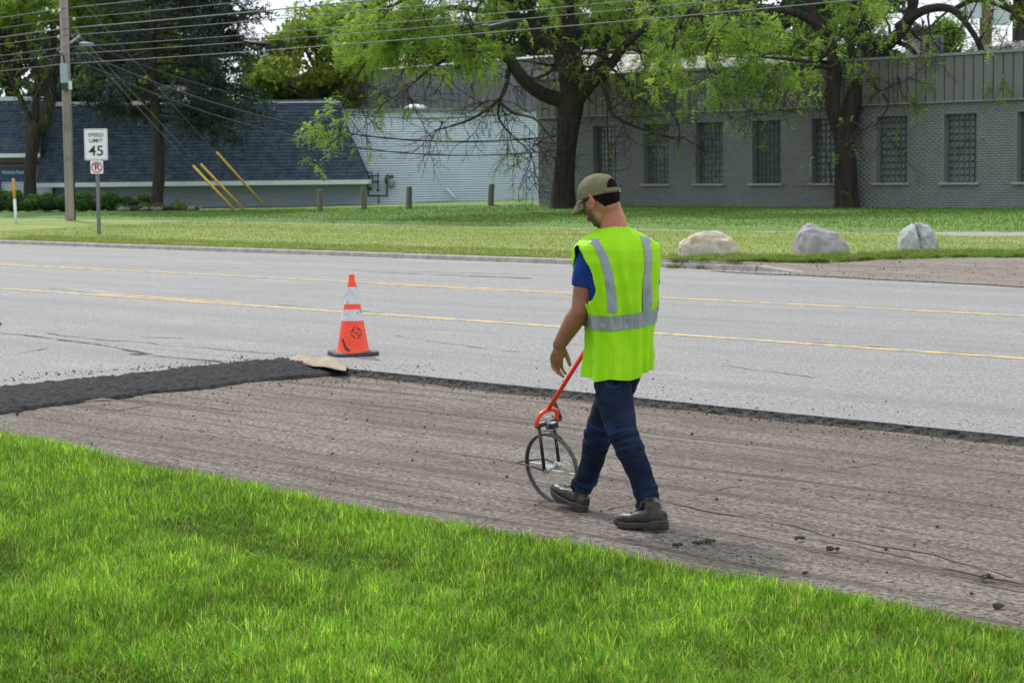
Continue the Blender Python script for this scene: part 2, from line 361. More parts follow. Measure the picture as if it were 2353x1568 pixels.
# dirt strip behind the curb end and dirt drive
def poly_sheet(name, upx, lowpx, m, dz, n=90, rows=14):
    up = [toQU(G(*p)) for p in upx]; lo = [toQU(plane_pt(p[0], p[1], ROADZ)) for p in lowpx]
    def ev(pl, t):
        q = [p[0] for p in pl]; 
        return np.interp(t, np.linspace(0, 1, len(pl)), q), np.interp(t, np.linspace(0, 1, len(pl)), [p[1] for p in pl])
    V = []; F = []
    for i in range(n):
        t = i / (n - 1); a = ev(up, t); b = ev(lo, t)
        for j in range(rows):
            s = j / (rows - 1); q = a[0] * (1 - s) + b[0] * s; u = a[1] * (1 - s) + b[1] * s
            if j == 0: u += .12 * wob(q, 3, 3) + .05 * wob(q, 3, 9)
            if j == rows - 1: u += .10 * wob(q, 4, 1.2) + .04 * wob(q, 5, 6)
            V.append((q, u, max(H(q, u), ROADZ) + dz + .02 * noise.noise(Vector((q * 1.2, u * 2, 0))) * (0 < j < rows - 1)))
        if i: b0 = i * rows; F += [(b0 - rows + j, b0 + j, b0 + j + 1, b0 - rows + j + 1) for j in range(rows - 1)]
    o = mesh_np(name, V, F, m, smooth=True); o.rotation_euler = (0, 0, ROT); o['kind'] = 'structure'; return o
poly_sheet('dirt_drive', [(1500, 602), (1700, 606), (1850, 607), (2000, 600), (2200, 594), (2352, 594), (2900, 600)], [(1500, 613), (1700, 628), (1850, 634), (2000, 642), (2200, 652), (2352, 660), (2900, 700)], M_DIRT, .012)
# gravel shoulder patch at the right frame edge
# painted lines, cracks
def strip(name, u, wdt, q0, q1, m, z, kind='structure', jit=.006):
    qs = np.arange(q0, q1, .12); V = []; F = []
    for i, q in enumerate(qs):
        w = wdt * (1 + .12 * wob(q, u, 3)); c = u + jit * wob(q, u + 1, 1)
        V += [(q, c - w / 2, z), (q, c + w / 2, z)]
        if i: F.append((2 * i - 2, 2 * i, 2 * i + 1, 2 * i - 1))
    o = mesh_np(name, V, F, m); o.rotation_euler = (0, 0, ROT); o['kind'] = kind; return o
zl = ROADZ + .004
strip('road_line', U_LY, .125, -120, 60, M_YEL, zl); strip('road_line', U_UY, .125, -120, 60, M_YEL, zl)
ql = lambda px, py: toQU(plane_pt(px, py, ROADZ))[0]
a, b = ql(195, 675), ql(560, 697); period = 12.2
for k in range(-3, 5):
    if abs(k) and False: pass
    strip('road_line', U_LY + .22, .10, a + k * period * 1.0, b + k * period * 1.0, M_YEL, zl) if k <= 0 else None
a, b = ql(830, 655), ql(1300, 679)
for k in (-2, -1, 0, 1, 2): strip('road_line', U_UY - .22, .10, a + k * 12.2, b + k * 12.2, M_YEL, zl)
a, b = ql(340, 598), ql(640, 606)
for k in (-2, -1, 0, 1, 2, 3): strip('road_line', U_WL, .10, a + k * 12.2, a + k * 12.2 + 3.4, M_WHT, zl)
# cracks: thin dark ribbons, wandering, all one stuff object
CV = []; CF = []
def crack(pix, w0=.02, plane=ROADZ, z=None, n=None):
    pts = [toQU(plane_pt(p[0], p[1], plane)) for p in pix]; z = z if z is not None else plane + .0035
    acc = []
    for (a, b) in zip(pts[:-1], pts[1:]):
        L = math.hypot(b[0] - a[0], b[1] - a[1]); m = max(3, int(L / .07))
        for i in range(m): t = i / m; acc.append((a[0] + (b[0] - a[0]) * t, a[1] + (b[1] - a[1]) * t))
    sd_ = random.random() * 50; prev = None; run = []
    for i, (q, u) in enumerate(acc):
        j = noise.noise(Vector((i * .12, sd_, 0))) * .09 + noise.noise(Vector((i * .6, sd_, 1))) * .025
        w = w0 * max(0.12, .75 + 1.5 * noise.noise(Vector((i * .22, sd_, 4)))); b = len(CV)
        zz = z if plane > .01 else mill_z(q + j, u + j) + .004; CV.extend([(q + j, u + j - w / 2, zz), (q + j, u + j + w / 2, zz)])
        if i: CF.append((b - 2, b, b + 1, b - 1))
crack([(0, 765), (100, 775), (230, 793), (330, 812)], .035); crack([(0, 760), (60, 760), (200, 778), (480, 800), (640, 812), (780, 815)], .022)
crack([(20, 815), (120, 800), (230, 792), (330, 775), (430, 778)], .03); crack([(310, 812), (345, 815)], .10); crack([(350, 817), (520, 832)], .03); crack([(0, 893), (50, 886)], .05)
crack([(420, 833), (560, 828)], .035)
crack([(830, 722), (1000, 731), (1280, 748)], .04); crack([(1500, 766), (1640, 776), (1900, 790), (2352, 822)], .05)
crack([(100, 660), (400, 690), (760, 714)], .02); crack([(640, 700), (900, 722)], .02)
crack([(1520, 646), (1600, 650), (1900, 660), (2352, 672)], .012); crack([(400, 612), (700, 618), (1300, 633)], .03)
crack([(0, 610), (300, 618), (500, 622)], .02); crack([(60, 585), (500, 596), (1000, 607)], .025); crack([(850, 625), (1100, 635), (1240, 640)], .06)
crack([(1080, 634), (1210, 640)], .07); crack([(1620, 850), (1660, 840), (1900, 870)], .015); crack([(900, 770), (1100, 800), (1200, 810)], .014)
crack([(300, 660), (560, 640), (900, 628)], .02); crack([(1300, 790), (1450, 800)], .012)
for pix, w0 in (([(0, 978), (180, 955), (330, 930), (470, 905)], .05), ([(1180, 1205), (1290, 1185), (1500, 1155), (1700, 1120), (1900, 1085), (2120, 1045), (2250, 1030)], .06), ([(1520, 1150), (1900, 1228), (2352, 1330)], .035), ([(1700, 1215), (2000, 1265), (2352, 1345)], .02), ([(150, 905), (500, 940), (640, 950)], .02)):
    crack(pix, w0, 0.0, .0135)
for i in range(14):                                      # long scraper marks along the near edge
    u = 7.0 + .12 * i + random.random() * .08; q0 = random.uniform(-9, -4); q1 = q0 + random.uniform(2, 9); b = len(CV); sd_ = random.random() * 9
    for k, q in enumerate(np.arange(q0, q1, .06)):
        w = .010 * max(0, .3 + 2 * noise.noise(Vector((q * 2, sd_, 0)))); c = u + .05 * (wob(q, sd_, .5)) - .035 * (q - q0)
        zz = mill_z(q, c) + .004; CV.extend([(q, c, zz), (q, c + w, zz)])
        if k: b = len(CV) - 2; CF.append((b - 2, b, b + 1, b - 1))
CZ = np.array([v[2] for v in CV]); lowf = [f for f in CF if CZ[f[0]] < ROADZ - .01]; CF = [f for f in CF if CZ[f[0]] >= ROADZ - .01]
M_SCAR = mat('scraped_groove', (.060, .046, .036), (.17, .14, .115), scale=30, rough=.95, nr=.8)
o = mesh_np('milling_grooves', CV, lowf, M_SCAR); o.rotation_euler = (0, 0, ROT); o['kind'] = 'stuff'; o['label'] = 'brown scraped grooves running along the milled lane'; o['category'] = 'grooves'
o = mesh_np('pavement_cracks', CV, CF, M_CRACK); o.rotation_euler = (0, 0, ROT); o['kind'] = 'stuff'; o['label'] = 'thin dark cracks wandering over the old grey road'; o['category'] = 'cracks'
# crumbs: low-poly pebbles merged
def crumbs(name, pts, sizes, m, label):
    base = np.array([(1, 0, 0), (-1, 0, 0), (0, 1, 0), (0, -1, 0), (0, 0, 1), (0, 0, -1)], float)
    fc = np.array([(0, 2, 4), (2, 1, 4), (1, 3, 4), (3, 0, 4), (2, 0, 5), (1, 2, 5), (3, 1, 5), (0, 3, 5)])
    n = len(pts); P = np.array(pts); S = np.array(sizes)
    sc = rng.uniform(.6, 1.4, (n, 6, 3)) * S[:, None, None]; ang = rng.uniform(0, 6.28, n)
    V = base[None] * sc; c, s = np.cos(ang)[:, None], np.sin(ang)[:, None]
    x = V[..., 0] * c - V[..., 1] * s; y = V[..., 0] * s + V[..., 1] * c; V = np.stack([x, y, V[..., 2] * .7], -1) + P[:, None, :]
    F = fc[None] + (np.arange(n) * 6)[:, None, None]
    o = mesh_np(name, V.reshape(-1, 3), F.reshape(-1, 3), m); tag(o, label, 'crumbs', kind='stuff'); return o
pts = []; sz = []
for i in range(3000):
    t = random.random()
    if t < .35: q = random.uniform(Q_RAMP1 - .8, Q_RAMP0 + 1.2); u = random.uniform(6.3, U_CUT + .5); q = random.choice([Q_RAMP1 - .1 - abs(random.gauss(0, .25)), Q_RAMP0 + abs(random.gauss(0, .5))])
    elif t < .6: q = random.uniform(Q_RAMP0, 1.5); u = U_CUT - .05 - abs(random.gauss(0, .22))
    elif t < .70: q = random.uniform(Q_RAMP0, 1.5); u = U_CUT + abs(random.gauss(0, .6))
    else: q = random.uniform(Q_RAMP1, 2); u = random.uniform(edge_u(q) + .1, U_CUT)
    s = min(.017, .003 + abs(random.gauss(0, .0035))); z = (ROADZ if (u > U_CUT or q < Q_RAMP1) else .004) + s * .5
    if Q_RAMP1 < q < Q_RAMP0 and u < U_CUT: continue
    p = QU(q, u, z); pts.append(tuple(p)); sz.append(s)
crumbs('asphalt_crumbs', pts, sz, M_CUT, 'small loose asphalt crumbs scattered over the road and milled lane')
pts = []; sz = []
for i in range(1500):
    t = random.random(); s_ = random.random(); px = 1540 + 900 * t; lo_ = np.interp(px, [1500, 1700, 2000, 2352, 2500], [612, 628, 642, 660, 670]); up_ = np.interp(px, [1500, 1700, 1850, 2000, 2200, 2500], [604, 607, 608, 601, 595, 596])
    p = plane_pt(px, float(up_ + (lo_ - up_) * s_), ROADZ); q_, u_ = toQU(p); s = min(.022, abs(random.gauss(0, .008)) + .004); pts.append((p.x, p.y, max(H(q_, u_), ROADZ) + .012 + s * .3)); sz.append(s)
crumbs('drive_gravel', pts, sz, mat('drive_gravel_stone', (.10, .085, .07), (.36, .32, .28), scale=9, rough=.95), 'loose gravel and clods strewn over the brown dirt drive')
# the few larger lumps
M_CLOD = mat('asphalt_clod', (.03, .026, .024), (.10, .085, .075), scale=40, rough=.95, bump=.006, bscale=90)
clods = [(1553, 1252, .022, 'small dark clod nearest behind the planted boot'), (1600, 1247, .022, 'flat dark crumble of asphalt right of the planted boot'), (1625, 1243, .025, 'longest dark crumble of asphalt right of the planted boot'), (1834, 1237, .022, 'lone brown clod on the milled lane midway to the right edge'), (1908, 1262, .028, 'dark split clod below the lone brown clod'), (2290, 1392, .020, 'round dark clod near the grass at the far right'), (1847, 1315, .013, 'tiny round clod close above the grass edge'), (2262, 1328, .026, 'flat dark crumble at the far right of the milled lane')]
for (px, py, s, lab) in clods:
    p = plane_pt(px, py, .012); mb = MB(); s *= .60; mb.ball(p + Vector((0, 0, s * .3)), (s * 1.5, s, s * .65), nu=16, nv=11)
    for v in mb.v: v += Vector((noise.noise(v * 60), noise.noise(v * 60 + Vector((5, 0, 0))), noise.noise(v * 60 + Vector((0, 5, 0))))) * s * .9
    mb.ball(p + Vector((s * 1.9, .01, s * .2)), (s * .7, s * .6, s * .5), nu=8, nv=5)
    o = mb.build('asphalt_clod', M_CLOD, None); tag(o, lab, 'clod', 'loose asphalt clods by the grass')
# ------------------------------------------------------------------ grass blades
def blades(name, P, h, wd, lean, cols, label, segs=3):
    """P (n,3) roots; curved tapering blades"""
    n = len(P); ang = rng.uniform(0, 2 * PI, n); face = ang + rng.normal(0, .7, n) + PI / 2
    ldir = np.stack([np.cos(ang), np.sin(ang), np.zeros(n)], 1); wdir = np.stack([np.cos(face), np.sin(face), np.zeros(n)], 1)
    rows = []
    for k in range(segs):
        t = k / segs
        c = P + np.array([0, 0, 1]) * (h * t * (1 - .25 * lean * t))[:, None] + ldir * (h * lean * t * t)[:, None]
        ww = (wd * (1 - t ** 1.6) * .5)[:, None]
        rows += [c - wdir * ww, c + wdir * ww]
    tip = P + np.array([0, 0, 1]) * (h * (1 - .25 * lean))[:, None] + ldir * (h * lean)[:, None]; rows.append(tip)
    V = np.stack(rows, 1); k = 2 * segs + 1; base = (np.arange(n) * k)[:, None]
    tris = []
    for s in range(segs - 1):
        a = 2 * s; tris += [(a, a + 1, a + 3), (a, a + 3, a + 2)]
    a = 2 * (segs - 1); tris.append((a, a + 1, a + 2))
    F = (base[:, :, None] + np.array(tris)[None]).reshape(-1, 3)
    C = np.repeat(cols[:, None, :], k, 1).reshape(-1, 3)
    o = mesh_np(name, V.reshape(-1, 3), F, M_BLADE, col=C, smooth=True); tag(o, label, 'grass', kind='stuff'); return o
def grass_cols(n, a, b, c, pc=.15):
    t = rng.random(n)[:, None]; C = np.array(a) * (1 - t) + np.array(b) * t; m = rng.random(n) < pc; C[m] = np.array(c) * rng.uniform(.7, 1.1, (m.sum(), 1)); return C
NB = 470000
Y = 5.9 + 8.6 * rng.random(NB) ** 1.25; X = rng.uniform(-1, 1, NB) * (Y * .262 + .25); wide = rng.random(NB) < .27; nw = wide.sum(); Y[wide] = rng.uniform(4.6, 15, nw); X[wide] = rng.uniform(-1, 1, nw) * (Y[wide] * .45 + 1.2)
q = X * Dq.x + Y * Dq.y; u = X * Nn.x + Y * Nn.y
qg = np.linspace(-20, 8, 600); eu = np.interp(q, qg, [edge_u(x) for x in qg]) + rng.normal(0, .03, NB) + .05 * np.sin(q * 11) * np.sin(q * 3.1); dd = eu - u
keep = dd > 0; q, u, X, Y, dd = q[keep], u[keep], X[keep], Y[keep], dd[keep]
n1 = np.array([noise.noise(Vector((a * 1.3, b * 1.3, 0))) for a, b in zip(q, u)]); n2 = np.array([noise.noise(Vector((a * 6, b * 6, 3))) for a, b in zip(q, u)])
Z = np.array([near_z(a, b) for a, b in zip(q, u)])
n = len(q); n3 = np.array([noise.noise(Vector((a * 15, b * 15, 6))) for a, b in zip(q, u)]); h = (.050 + .018 * n1 + .022 * n2 + .026 * n3 + rng.normal(0, .012, n)).clip(.015, .12)
lowz = np.array([noise.noise(Vector((a * .8, b * 1.6, 9))) for a, b in zip(q, u)]); dark = np.clip((lowz - .16) * 3, 0, 1)[:, None]
h *= 1 - .35 * dark[:, 0]
tall = rng.random(n) < .05; h[tall] *= 1.35
C = grass_cols(n, (.075, .215, .020), (.225, .42, .036), (.50, .65, .085), .24); C *= ((1 + .35 * n1 + .45 * n2) * rng.uniform(.62, 1.38, n))[:, None].clip(.35, 1.9)  # lime blades and wide tone spread stand in for backlit, shining tips
C = C * (1 - .28 * dark) ; dry = rng.random(n) < .03; C[dry] = (.40, .34, .18)
blades('near_grass', np.stack([X, Y, Z], 1), h, rng.uniform(.003, .0078, n), np.abs(rng.normal(.42, .28, n)).clip(.05, 1.2) + .3 * dark[:, 0], C, 'bright green uncut grass filling the foreground beside the milled lane')
print('near blades', n)
UBQ = np.array(sorted(toQU(G(x, y)) for x, y in ((1700, 606), (1850, 607), (2000, 600), (2200, 594), (2352, 594), (2700, 596))))
# verge tufts: along the curb, round the boulders
def scatter_far(n, u0, u1, q0, q1, hm, hs, wd, ca, cb, cc, name, label, zf, bias=1.0, pc=.2):
    q = rng.uniform(q0, q1, n); u = u0 + (u1 - u0) * rng.random(n) ** bias
    X = q * Dq.x + u * Nn.x; Y = q * Dq.y + u * Nn.y; k = np.abs(X) < Y * .42 + 1.5; q, u, X, Y = q[k], u[k], X[k], Y[k]
    k = (q < Q_DRIVE - .3) | (u > np.interp(q, UBQ[:, 0], UBQ[:, 1]) - .1); q, u, X, Y = q[k], u[k], X[k], Y[k]
    Z = np.array([zf(a, b) for a, b in zip(q, u)]) - .005
    nn = np.array([noise.noise(Vector((a * .9, b * 1.7, 0))) for a, b in zip(q, u)]); m = len(q)
    C = grass_cols(m, ca, cb, cc, pc) * (1 + .35 * nn)[:, None]
    return blades(name, np.stack([X, Y, Z], 1), (hm + hs * rng.normal(0, 1, m)).clip(.01, .3) * (1 + .5 * nn), rng.uniform(.6, 1.3, m) * wd, np.abs(rng.normal(.5, .3, m)), C, label, segs=2)
scatter_far(26000, U_CURB + .12, U_CURB + 1.3, -48, Q_DRIVE + .5, .045, .025, .012, (.14, .24, .035), (.25, .34, .06), (.32, .27, .13), 'curb_grass', 'ragged grass fringe leaning over the far curb', verge_z, 2.2, .3)
scatter_far(90000, U_CURB + .4, U_SW - .02, -52, 6, .035, .012, .016, (.18, .27, .04), (.29, .37, .075), (.36, .35, .13), 'verge_grass', 'mown yellow green grass of the verge between curb and sidewalk', verge_z, 1.0, .15)
scatter_far(84000, U_SW + 1.55, 45.5, -62, 12, .05, .015, .022, (.08, .19, .03), (.16, .29, .05), (.24, .33, .07), 'upper_grass', 'upper lawn grass in front of the buildings, green darkened for tree shade', upper_z, 1.0, .12)
def drive_edge_z(q, u): return H(q, u)
_e = [toQU(G(x, y)) for x, y in ((1540, 600), (1700, 602), (1850, 603), (2000, 596), (2200, 590), (2352, 590))]
nn_ = 24000; t = rng.random(nn_); qe = np.interp(t, np.linspace(0, 1, 6), [p[0] for p in _e]); ue = np.interp(t, np.linspace(0, 1, 6), [p[1] for p in _e]) + rng.random(nn_) ** 1.5 * 1.5 - .12
cl = np.array([noise.noise(Vector((a * 3.5, b * 3.5, 0))) for a, b in zip(qe, ue)]); kk = rng.random(nn_) < .7 + 1.3 * cl; qe, ue, cl = qe[kk], ue[kk], cl[kk]
P_ = np.stack([qe * Dq.x + ue * Nn.x, qe * Dq.y + ue * Nn.y, np.array([H(a, b) for a, b in zip(qe, ue)])], 1)
blades('weed_fringe', P_, (.07 + .05 * cl + rng.normal(0, .02, len(qe))).clip(.02, .16), rng.uniform(.010, .022, len(qe)), np.abs(rng.normal(.6, .3, len(qe))), grass_cols(len(qe), (.10, .23, .03), (.25, .37, .05), (.34, .28, .15), .22), 'ragged weedy grass edge between the boulders and the dirt drive', segs=2)
# ================================================================== BUILDINGS
UPZ = Vector((0, 0, 1))
M_BRICK = mat('painted_grey_brick', (.178, .193, .197), (.205, .220, .223), scale=3, rough=.85, bump=.004, bscale=40, c3=(.16, .15, .145), s3=.5, lo3=.55, hi3=.8)
M_MORT = mat('painted_mortar', (.168, .183, .187), (.192, .207, .210), scale=5, rough=.9)
M_FASC = mat('grey_metal_panel', (.128, .137, .132), (.158, .166, .160), scale=2, rough=.6)
M_CAP = mat('roof_edge_trim', (.19, .22, .215), (.24, .26, .25), scale=3, rough=.5)
M_ROOFG = mat('pinkish_gravel_roof', (.40, .36, .35), (.50, .46, .45), scale=4, rough=.95)
M_SILL = mat('concrete_sill', (.24, .26, .27), (.32, .34, .35), scale=8, rough=.85)
M_GB = mat('glass_block', (.022, .034, .036), (.095, .13, .128), scale=7, rough=.25, bump=.01, bscale=30, spec=.9)
M_GM = mat('block_mortar', (.12, .145, .145), (.16, .185, .185), scale=10, rough=.8)
M_DARK = mat('dark_interior', (.02, .022, .025), None, rough=.8)
M_SIDE = mat('white_siding', (.70, .78, .93), (.76, .84, .98), scale=.8, rough=.55, c3=(.62, .70, .84), s3=.6, lo3=.5, hi3=.8)
M_TRIM = mat('white_trim', (.62, .68, .72), (.72, .77, .80), scale=2, rough=.5)
M_SOFF = mat('shaded_soffit_trim', (.32, .30, .28), None, rough=.8)  # trim colour dulled to carry the shade under the eaves
M_SHING = mat('blue_asphalt_shingle', (.036, .058, .095), (.090, .122, .175), scale=3.5, rough=.95, bump=.003, bscale=120, tint=True)
M_SHDECK = mat('shingle_underlay', (.012, .018, .028), None, rough=.95)
M_BGW = mat('dark_grey_metal_wall', (.14, .145, .17), (.19, .19, .215), scale=1.5, rough=.7, stretch=(1, 1, .1))
def cut_u(px, py, u):                  # sight line meets the vertical plane u = const
    r = ray(px, py); k = u / (r.x * Nn.x + r.y * Nn.y); return CO + r * k
UB = 45.6
def bq(px, py=470): return toQU(cut_u(px, py, UB))[0]
GZ = .66
AX = (Dq, Nn, UPZ)
q0, q1 = bq(1237), bq(2352) + 9
gb = thing('brick_building', QU((q0 + q1) / 2, UB + 4, GZ), 'long low grey painted brick building with glass block windows and ribbed metal fascia', 'building')
wins = [(1363, 1419), (1478, 1536), (1598, 1661), (1728, 1794), (1865, 1932), (2012, 2083), (2168, 2243), (2336, 2415)]
wq = [(bq(a, 360), bq(b, 360)) for a, b in wins] + [(bq(2352) + 3.6, bq(2352) + 5.0)]
WZ0, WZ1 = 1.335, 3.16; TOP = 3.49
ws = [b - a for a, b in wq]; print('window widths', [round(x, 2) for x in ws])
# backing wall as boxes around the openings
mb = MB(); th = .34
def wbox(a, b, z0, z1, m=mb): m.box(QU((a + b) / 2, UB + th / 2, (z0 + z1) / 2), (b - a, th, z1 - z0), AX)
wbox(q0, q1, GZ - .5, WZ0); wbox(q0, q1, WZ1 + .001, TOP)
xs = [q0] + [x for w_ in wq for x in w_] + [q1]
for i in range(0, len(xs), 2): wbox(xs[i], xs[i + 1], WZ0 + .001, WZ1)
mb.build('wall', M_MORT, gb)
# left side wall and back volume
mb = MB(); mb.box(QU(q0 + .17, UB + th + 6, (GZ + TOP) / 2 - .2), (.34, 12, TOP - GZ + .4), AX); mb.build('side_wall', M_BRICK, gb); mb = MB(); mb.box(QU(q1 - .17, UB + th + 9, (GZ + TOP) / 2 - .2), (.34, 18, TOP - GZ + .4), AX)
mb.build('side_wall', M_BRICK, gb)
mb = MB(); mb.box(QU((q0 + q1) / 2, UB + 2.2, 2.2), (q1 - q0 - .8, .1, 2.9), AX); mb.build('inner_wall', M_DARK, gb)
# individual bricks, joined: about 6 photo pixels high
ch = .0677; V = []; nB = 0; fc = [(0, 1, 3, 2), (4, 6, 7, 5), (0, 4, 5, 1), (2, 3, 7, 6), (0, 2, 6, 4), (1, 5, 7, 3)]
F = []
r = 0; z = GZ - .2
while z < TOP - .05:
    x = q0 + (0 if r % 2 else .1)
    while x < q1 - .05:
        a, b = x + .0035, min(x + .2 - .0035, q1)
        segs_ = [(a, b)]
        if WZ0 - .07 < z < WZ1 - .03:
            for (wa, wb) in wq:
                ns = []
                for (a_, b_) in segs_:
                    if b_ <= wa or a_ >= wb: ns.append((a_, b_))
                    else:
                        if a_ < wa - .02: ns.append((a_, wa))
                        if b_ > wb + .02: ns.append((wb, b_))
                segs_ = ns
        for (a_, b_) in segs_:
            pr = .002 + .0012 * random.random(); n0 = len(V)
            for i in (a_, b_):
                for j in (-pr, .002):
                    for k_ in (z + .004, z + ch - .004): V.append(tuple(QU(i, UB + j, k_)))
            F += [[n0 + t for t in f] for f in fc]
        x += .2
    z += ch; r += 1
o = mesh_np('brick_courses', V, F, M_BRICK, gb); o['kind'] = 'stuff'; print('bricks', len(V) // 8)
# windows: frame reveal, sill and glass blocks
gbv = MB().box((0, 0, 0), (.188, .09, .188)); gbme = bpy.data.meshes.new('glass_block'); gbme.from_pydata(gbv.v, [], gbv.f)
bm = bmesh.new(); bm.from_mesh(gbme); bmesh.ops.bevel(bm, geom=bm.edges[:], offset=.022, segments=1, affect='EDGES'); bm.to_mesh(gbme); bm.free(); gbme.materials.append(M_GB)
gcount = 0
order = sorted(range(len(wq)), key=lambda i: -wq[i][0])
for i in order:
    a, b = wq[i]; mid = (a + b) / 2
    wf = MB(); wf.box(QU(mid, UB + .238, (WZ0 + WZ1) / 2), (b - a + .1, .03, WZ1 - WZ0 + .1), AX); wo = wf.build('window', M_GM, gb)
    sb = MB(); sb.box(QU(mid, UB + .02, WZ0 - .01), (b - a + .22, .24, .065), AX); sb.build('sill', M_SILL, wo, bevel=.008)
    nc = max(4, round((b - a) / .165)); cw = (b - a) / nc; nrw = 10; rh = (WZ1 - WZ0) / nrw
    for c in range(nc):
        for r in range(nrw):
            if gcount >= 300 or i == 8: break
            g = bpy.data.objects.new('glass_block', gbme); COL.objects.link(g); g.parent = wo
            p = QU(a + cw * (c + .5), UB + .235, WZ0 + .02 + rh * (r + .5)) - ORG[wo.name]
            g.matrix_local = Matrix.Translation(p) @ Matrix.Rotation(ROT, 4, 'Z') @ Matrix.Diagonal((cw / .203 * .93, 1, rh / .205 * 1.04, 1)); gcount += 1
    if gcount >= 300 or i == 8:
        sg = MB()
        for c in range(nc):
            for r in range(nrw): sg.box(QU(a + cw * (c + .5), UB + .235, WZ0 + .02 + rh * (r + .5)), (cw * .90, .09, rh * .90), AX)
        o = sg.build('glass_blocks', M_GB, wo, bevel=.018); o['kind'] = 'stuff'
# fascia panels
FZ1 = 4.70; pw = .305
mb = MB(); mb.box(QU((q0 + q1) / 2, UB + .10, (TOP + FZ1) / 2 + .005), (q1 - q0, .30, FZ1 - TOP), AX); mb.build('fascia_backing', M_DARK, gb)
pv = MB(); pv.box((0, 0, 0), (pw - .055, .03, FZ1 - TOP - .02)); pv.box((pw / 2 - .012, .02, 0), (.020, .07, FZ1 - TOP - .02)); pme = pv.mesh('fascia_panel', Vector((0, 0, 0))); pme.materials.append(M_FASC)
x = q0 + pw / 2
while x < q1:
    g = bpy.data.objects.new('fascia_panel', pme); COL.objects.link(g); g.parent = gb
    g.location = QU(x, UB - .075, (TOP + FZ1) / 2) - ORG[gb.name]; g.rotation_euler = (0, 0, ROT + random.uniform(-.01, .01)); x += pw
mb = MB(); mb.box(QU((q0 + q1) / 2, UB + .02, FZ1 + .035), (q1 - q0 + .1, .34, .075), AX); mb.box(QU((q0 + q1) / 2, UB - .09, TOP + .0), (q1 - q0 + .04, .05, .035), AX); mb.build('trim', M_CAP, gb)
# roof rising behind the eave
e1, e2 = cut_u(1290, 186, UB + .2), cut_u(1905, 158, UB + .2)
t1, t2, t3 = W(1330, 124, e1.y + 17), W(1530, 126, e1.y + 12), W(1910, 146, e2.y + 9)
e1.z = e2.z = FZ1 + .06
mb = MB(); dn = Vector((0, 0, -.12)); top = [e1, e2, t3, t2, t1]; mb.add(top + [p + dn for p in top], [(0, 1, 2, 3, 4), (5, 9, 8, 7, 6), (0, 5, 6, 1), (1, 6, 7, 2), (2, 7, 8, 3), (3, 8, 9, 4), (4, 9, 5, 0)])
mb.build('roof', M_ROOFG, gb)
mb = MB()
for a, b in ((t1, t2), (t2, t3)): mb.tube([a + UPZ * .08, b + UPZ * .08], .10, 4)
mb.build('roof_ridge', M_BGW, gb)
mb = MB(); c = W(1790, 151, e2.y + 6); mb.box(c, (1.1, .8, .12)); mb.build('skylight', M_TRIM, gb)
# roof top units at the right
for (x0, y0, x1, y1, dp, nm, m) in ((2096, 88, 2150, 140, 6, 'roof_vent_hood', M_BGW), (2232, 110, 2352, 134, 8, 'roof_parapet', M_ROOFG), (2315, 98, 2420, 112, 10, 'roof_parapet', M_ROOFG)):
    d0 = cut_u((x0 + x1) / 2, 150, UB).y + dp; a = W(x0, y1 + 20, d0); b = W(x1, y0, d0)
    mb = MB(); mb.box(((a.x + b.x) / 2, d0, (a.z + b.z) / 2), (b.x - a.x, 2.2, b.z - a.z))
    if nm == 'roof_vent_hood':
        for k in range(4): mb.box((a.x + (b.x - a.x) * (k + .5) / 4, d0 - 1.13, (a.z + b.z) / 2), (.05, .06, b.z - a.z))
    mb.build(nm, m, gb, bevel=.02)
# dark metal walled hall far behind
dl, dr = 112.0, 96.0
A, B = W(622, 183, dl), W(1345, 127, dr); C, D_ = W(622, 262, dl), W(1345, 270, dr)
hall = thing('metal_hall', (A.x, A.y, .8), 'large plain dark grey metal sided hall rising behind the white sided building', 'building')
zt_ = max(A.z, B.z); mb = MB(); bk = Vector((2, 14, 0))
mb.add([(A.x, A.y, .5), (B.x, B.y, .5), tuple(B), tuple(A), Vector((A.x, A.y, .5)) + bk, Vector((B.x, B.y, .5)) + bk, B + bk, A + bk], [(0, 1, 2, 3), (4, 7, 6, 5), (0, 3, 7, 4), (1, 5, 6, 2), (3, 2, 6, 7)]); mb.build('wall', M_BGW, hall)
mb = MB(); mb.tube([A + UPZ * .05, B + UPZ * .05], .09, 4); mb.build('roof_trim', M_CAP, hall)
L = (B - A); mb = MB()
for k in range(1, 46):
    t = k / 46; p = A.lerp(B, t); mb.box((p.x, p.y - .04, (p.z + .5) / 2), (.05, .05, p.z - .5))
mb.build('wall_ribs', M_BGW, hall)
# ------------------------------------------------------------------ white sided building with mansard roof
DB = 82.0
wb = thing('mansard_building', (-8, DB, .6), 'low white sided building with a steep blue shingled mansard roof', 'building')
wl = W(83, 440, DB); wr = W(1262, 440, DB); ztop = W(1000, 254, DB).z; zb = .25
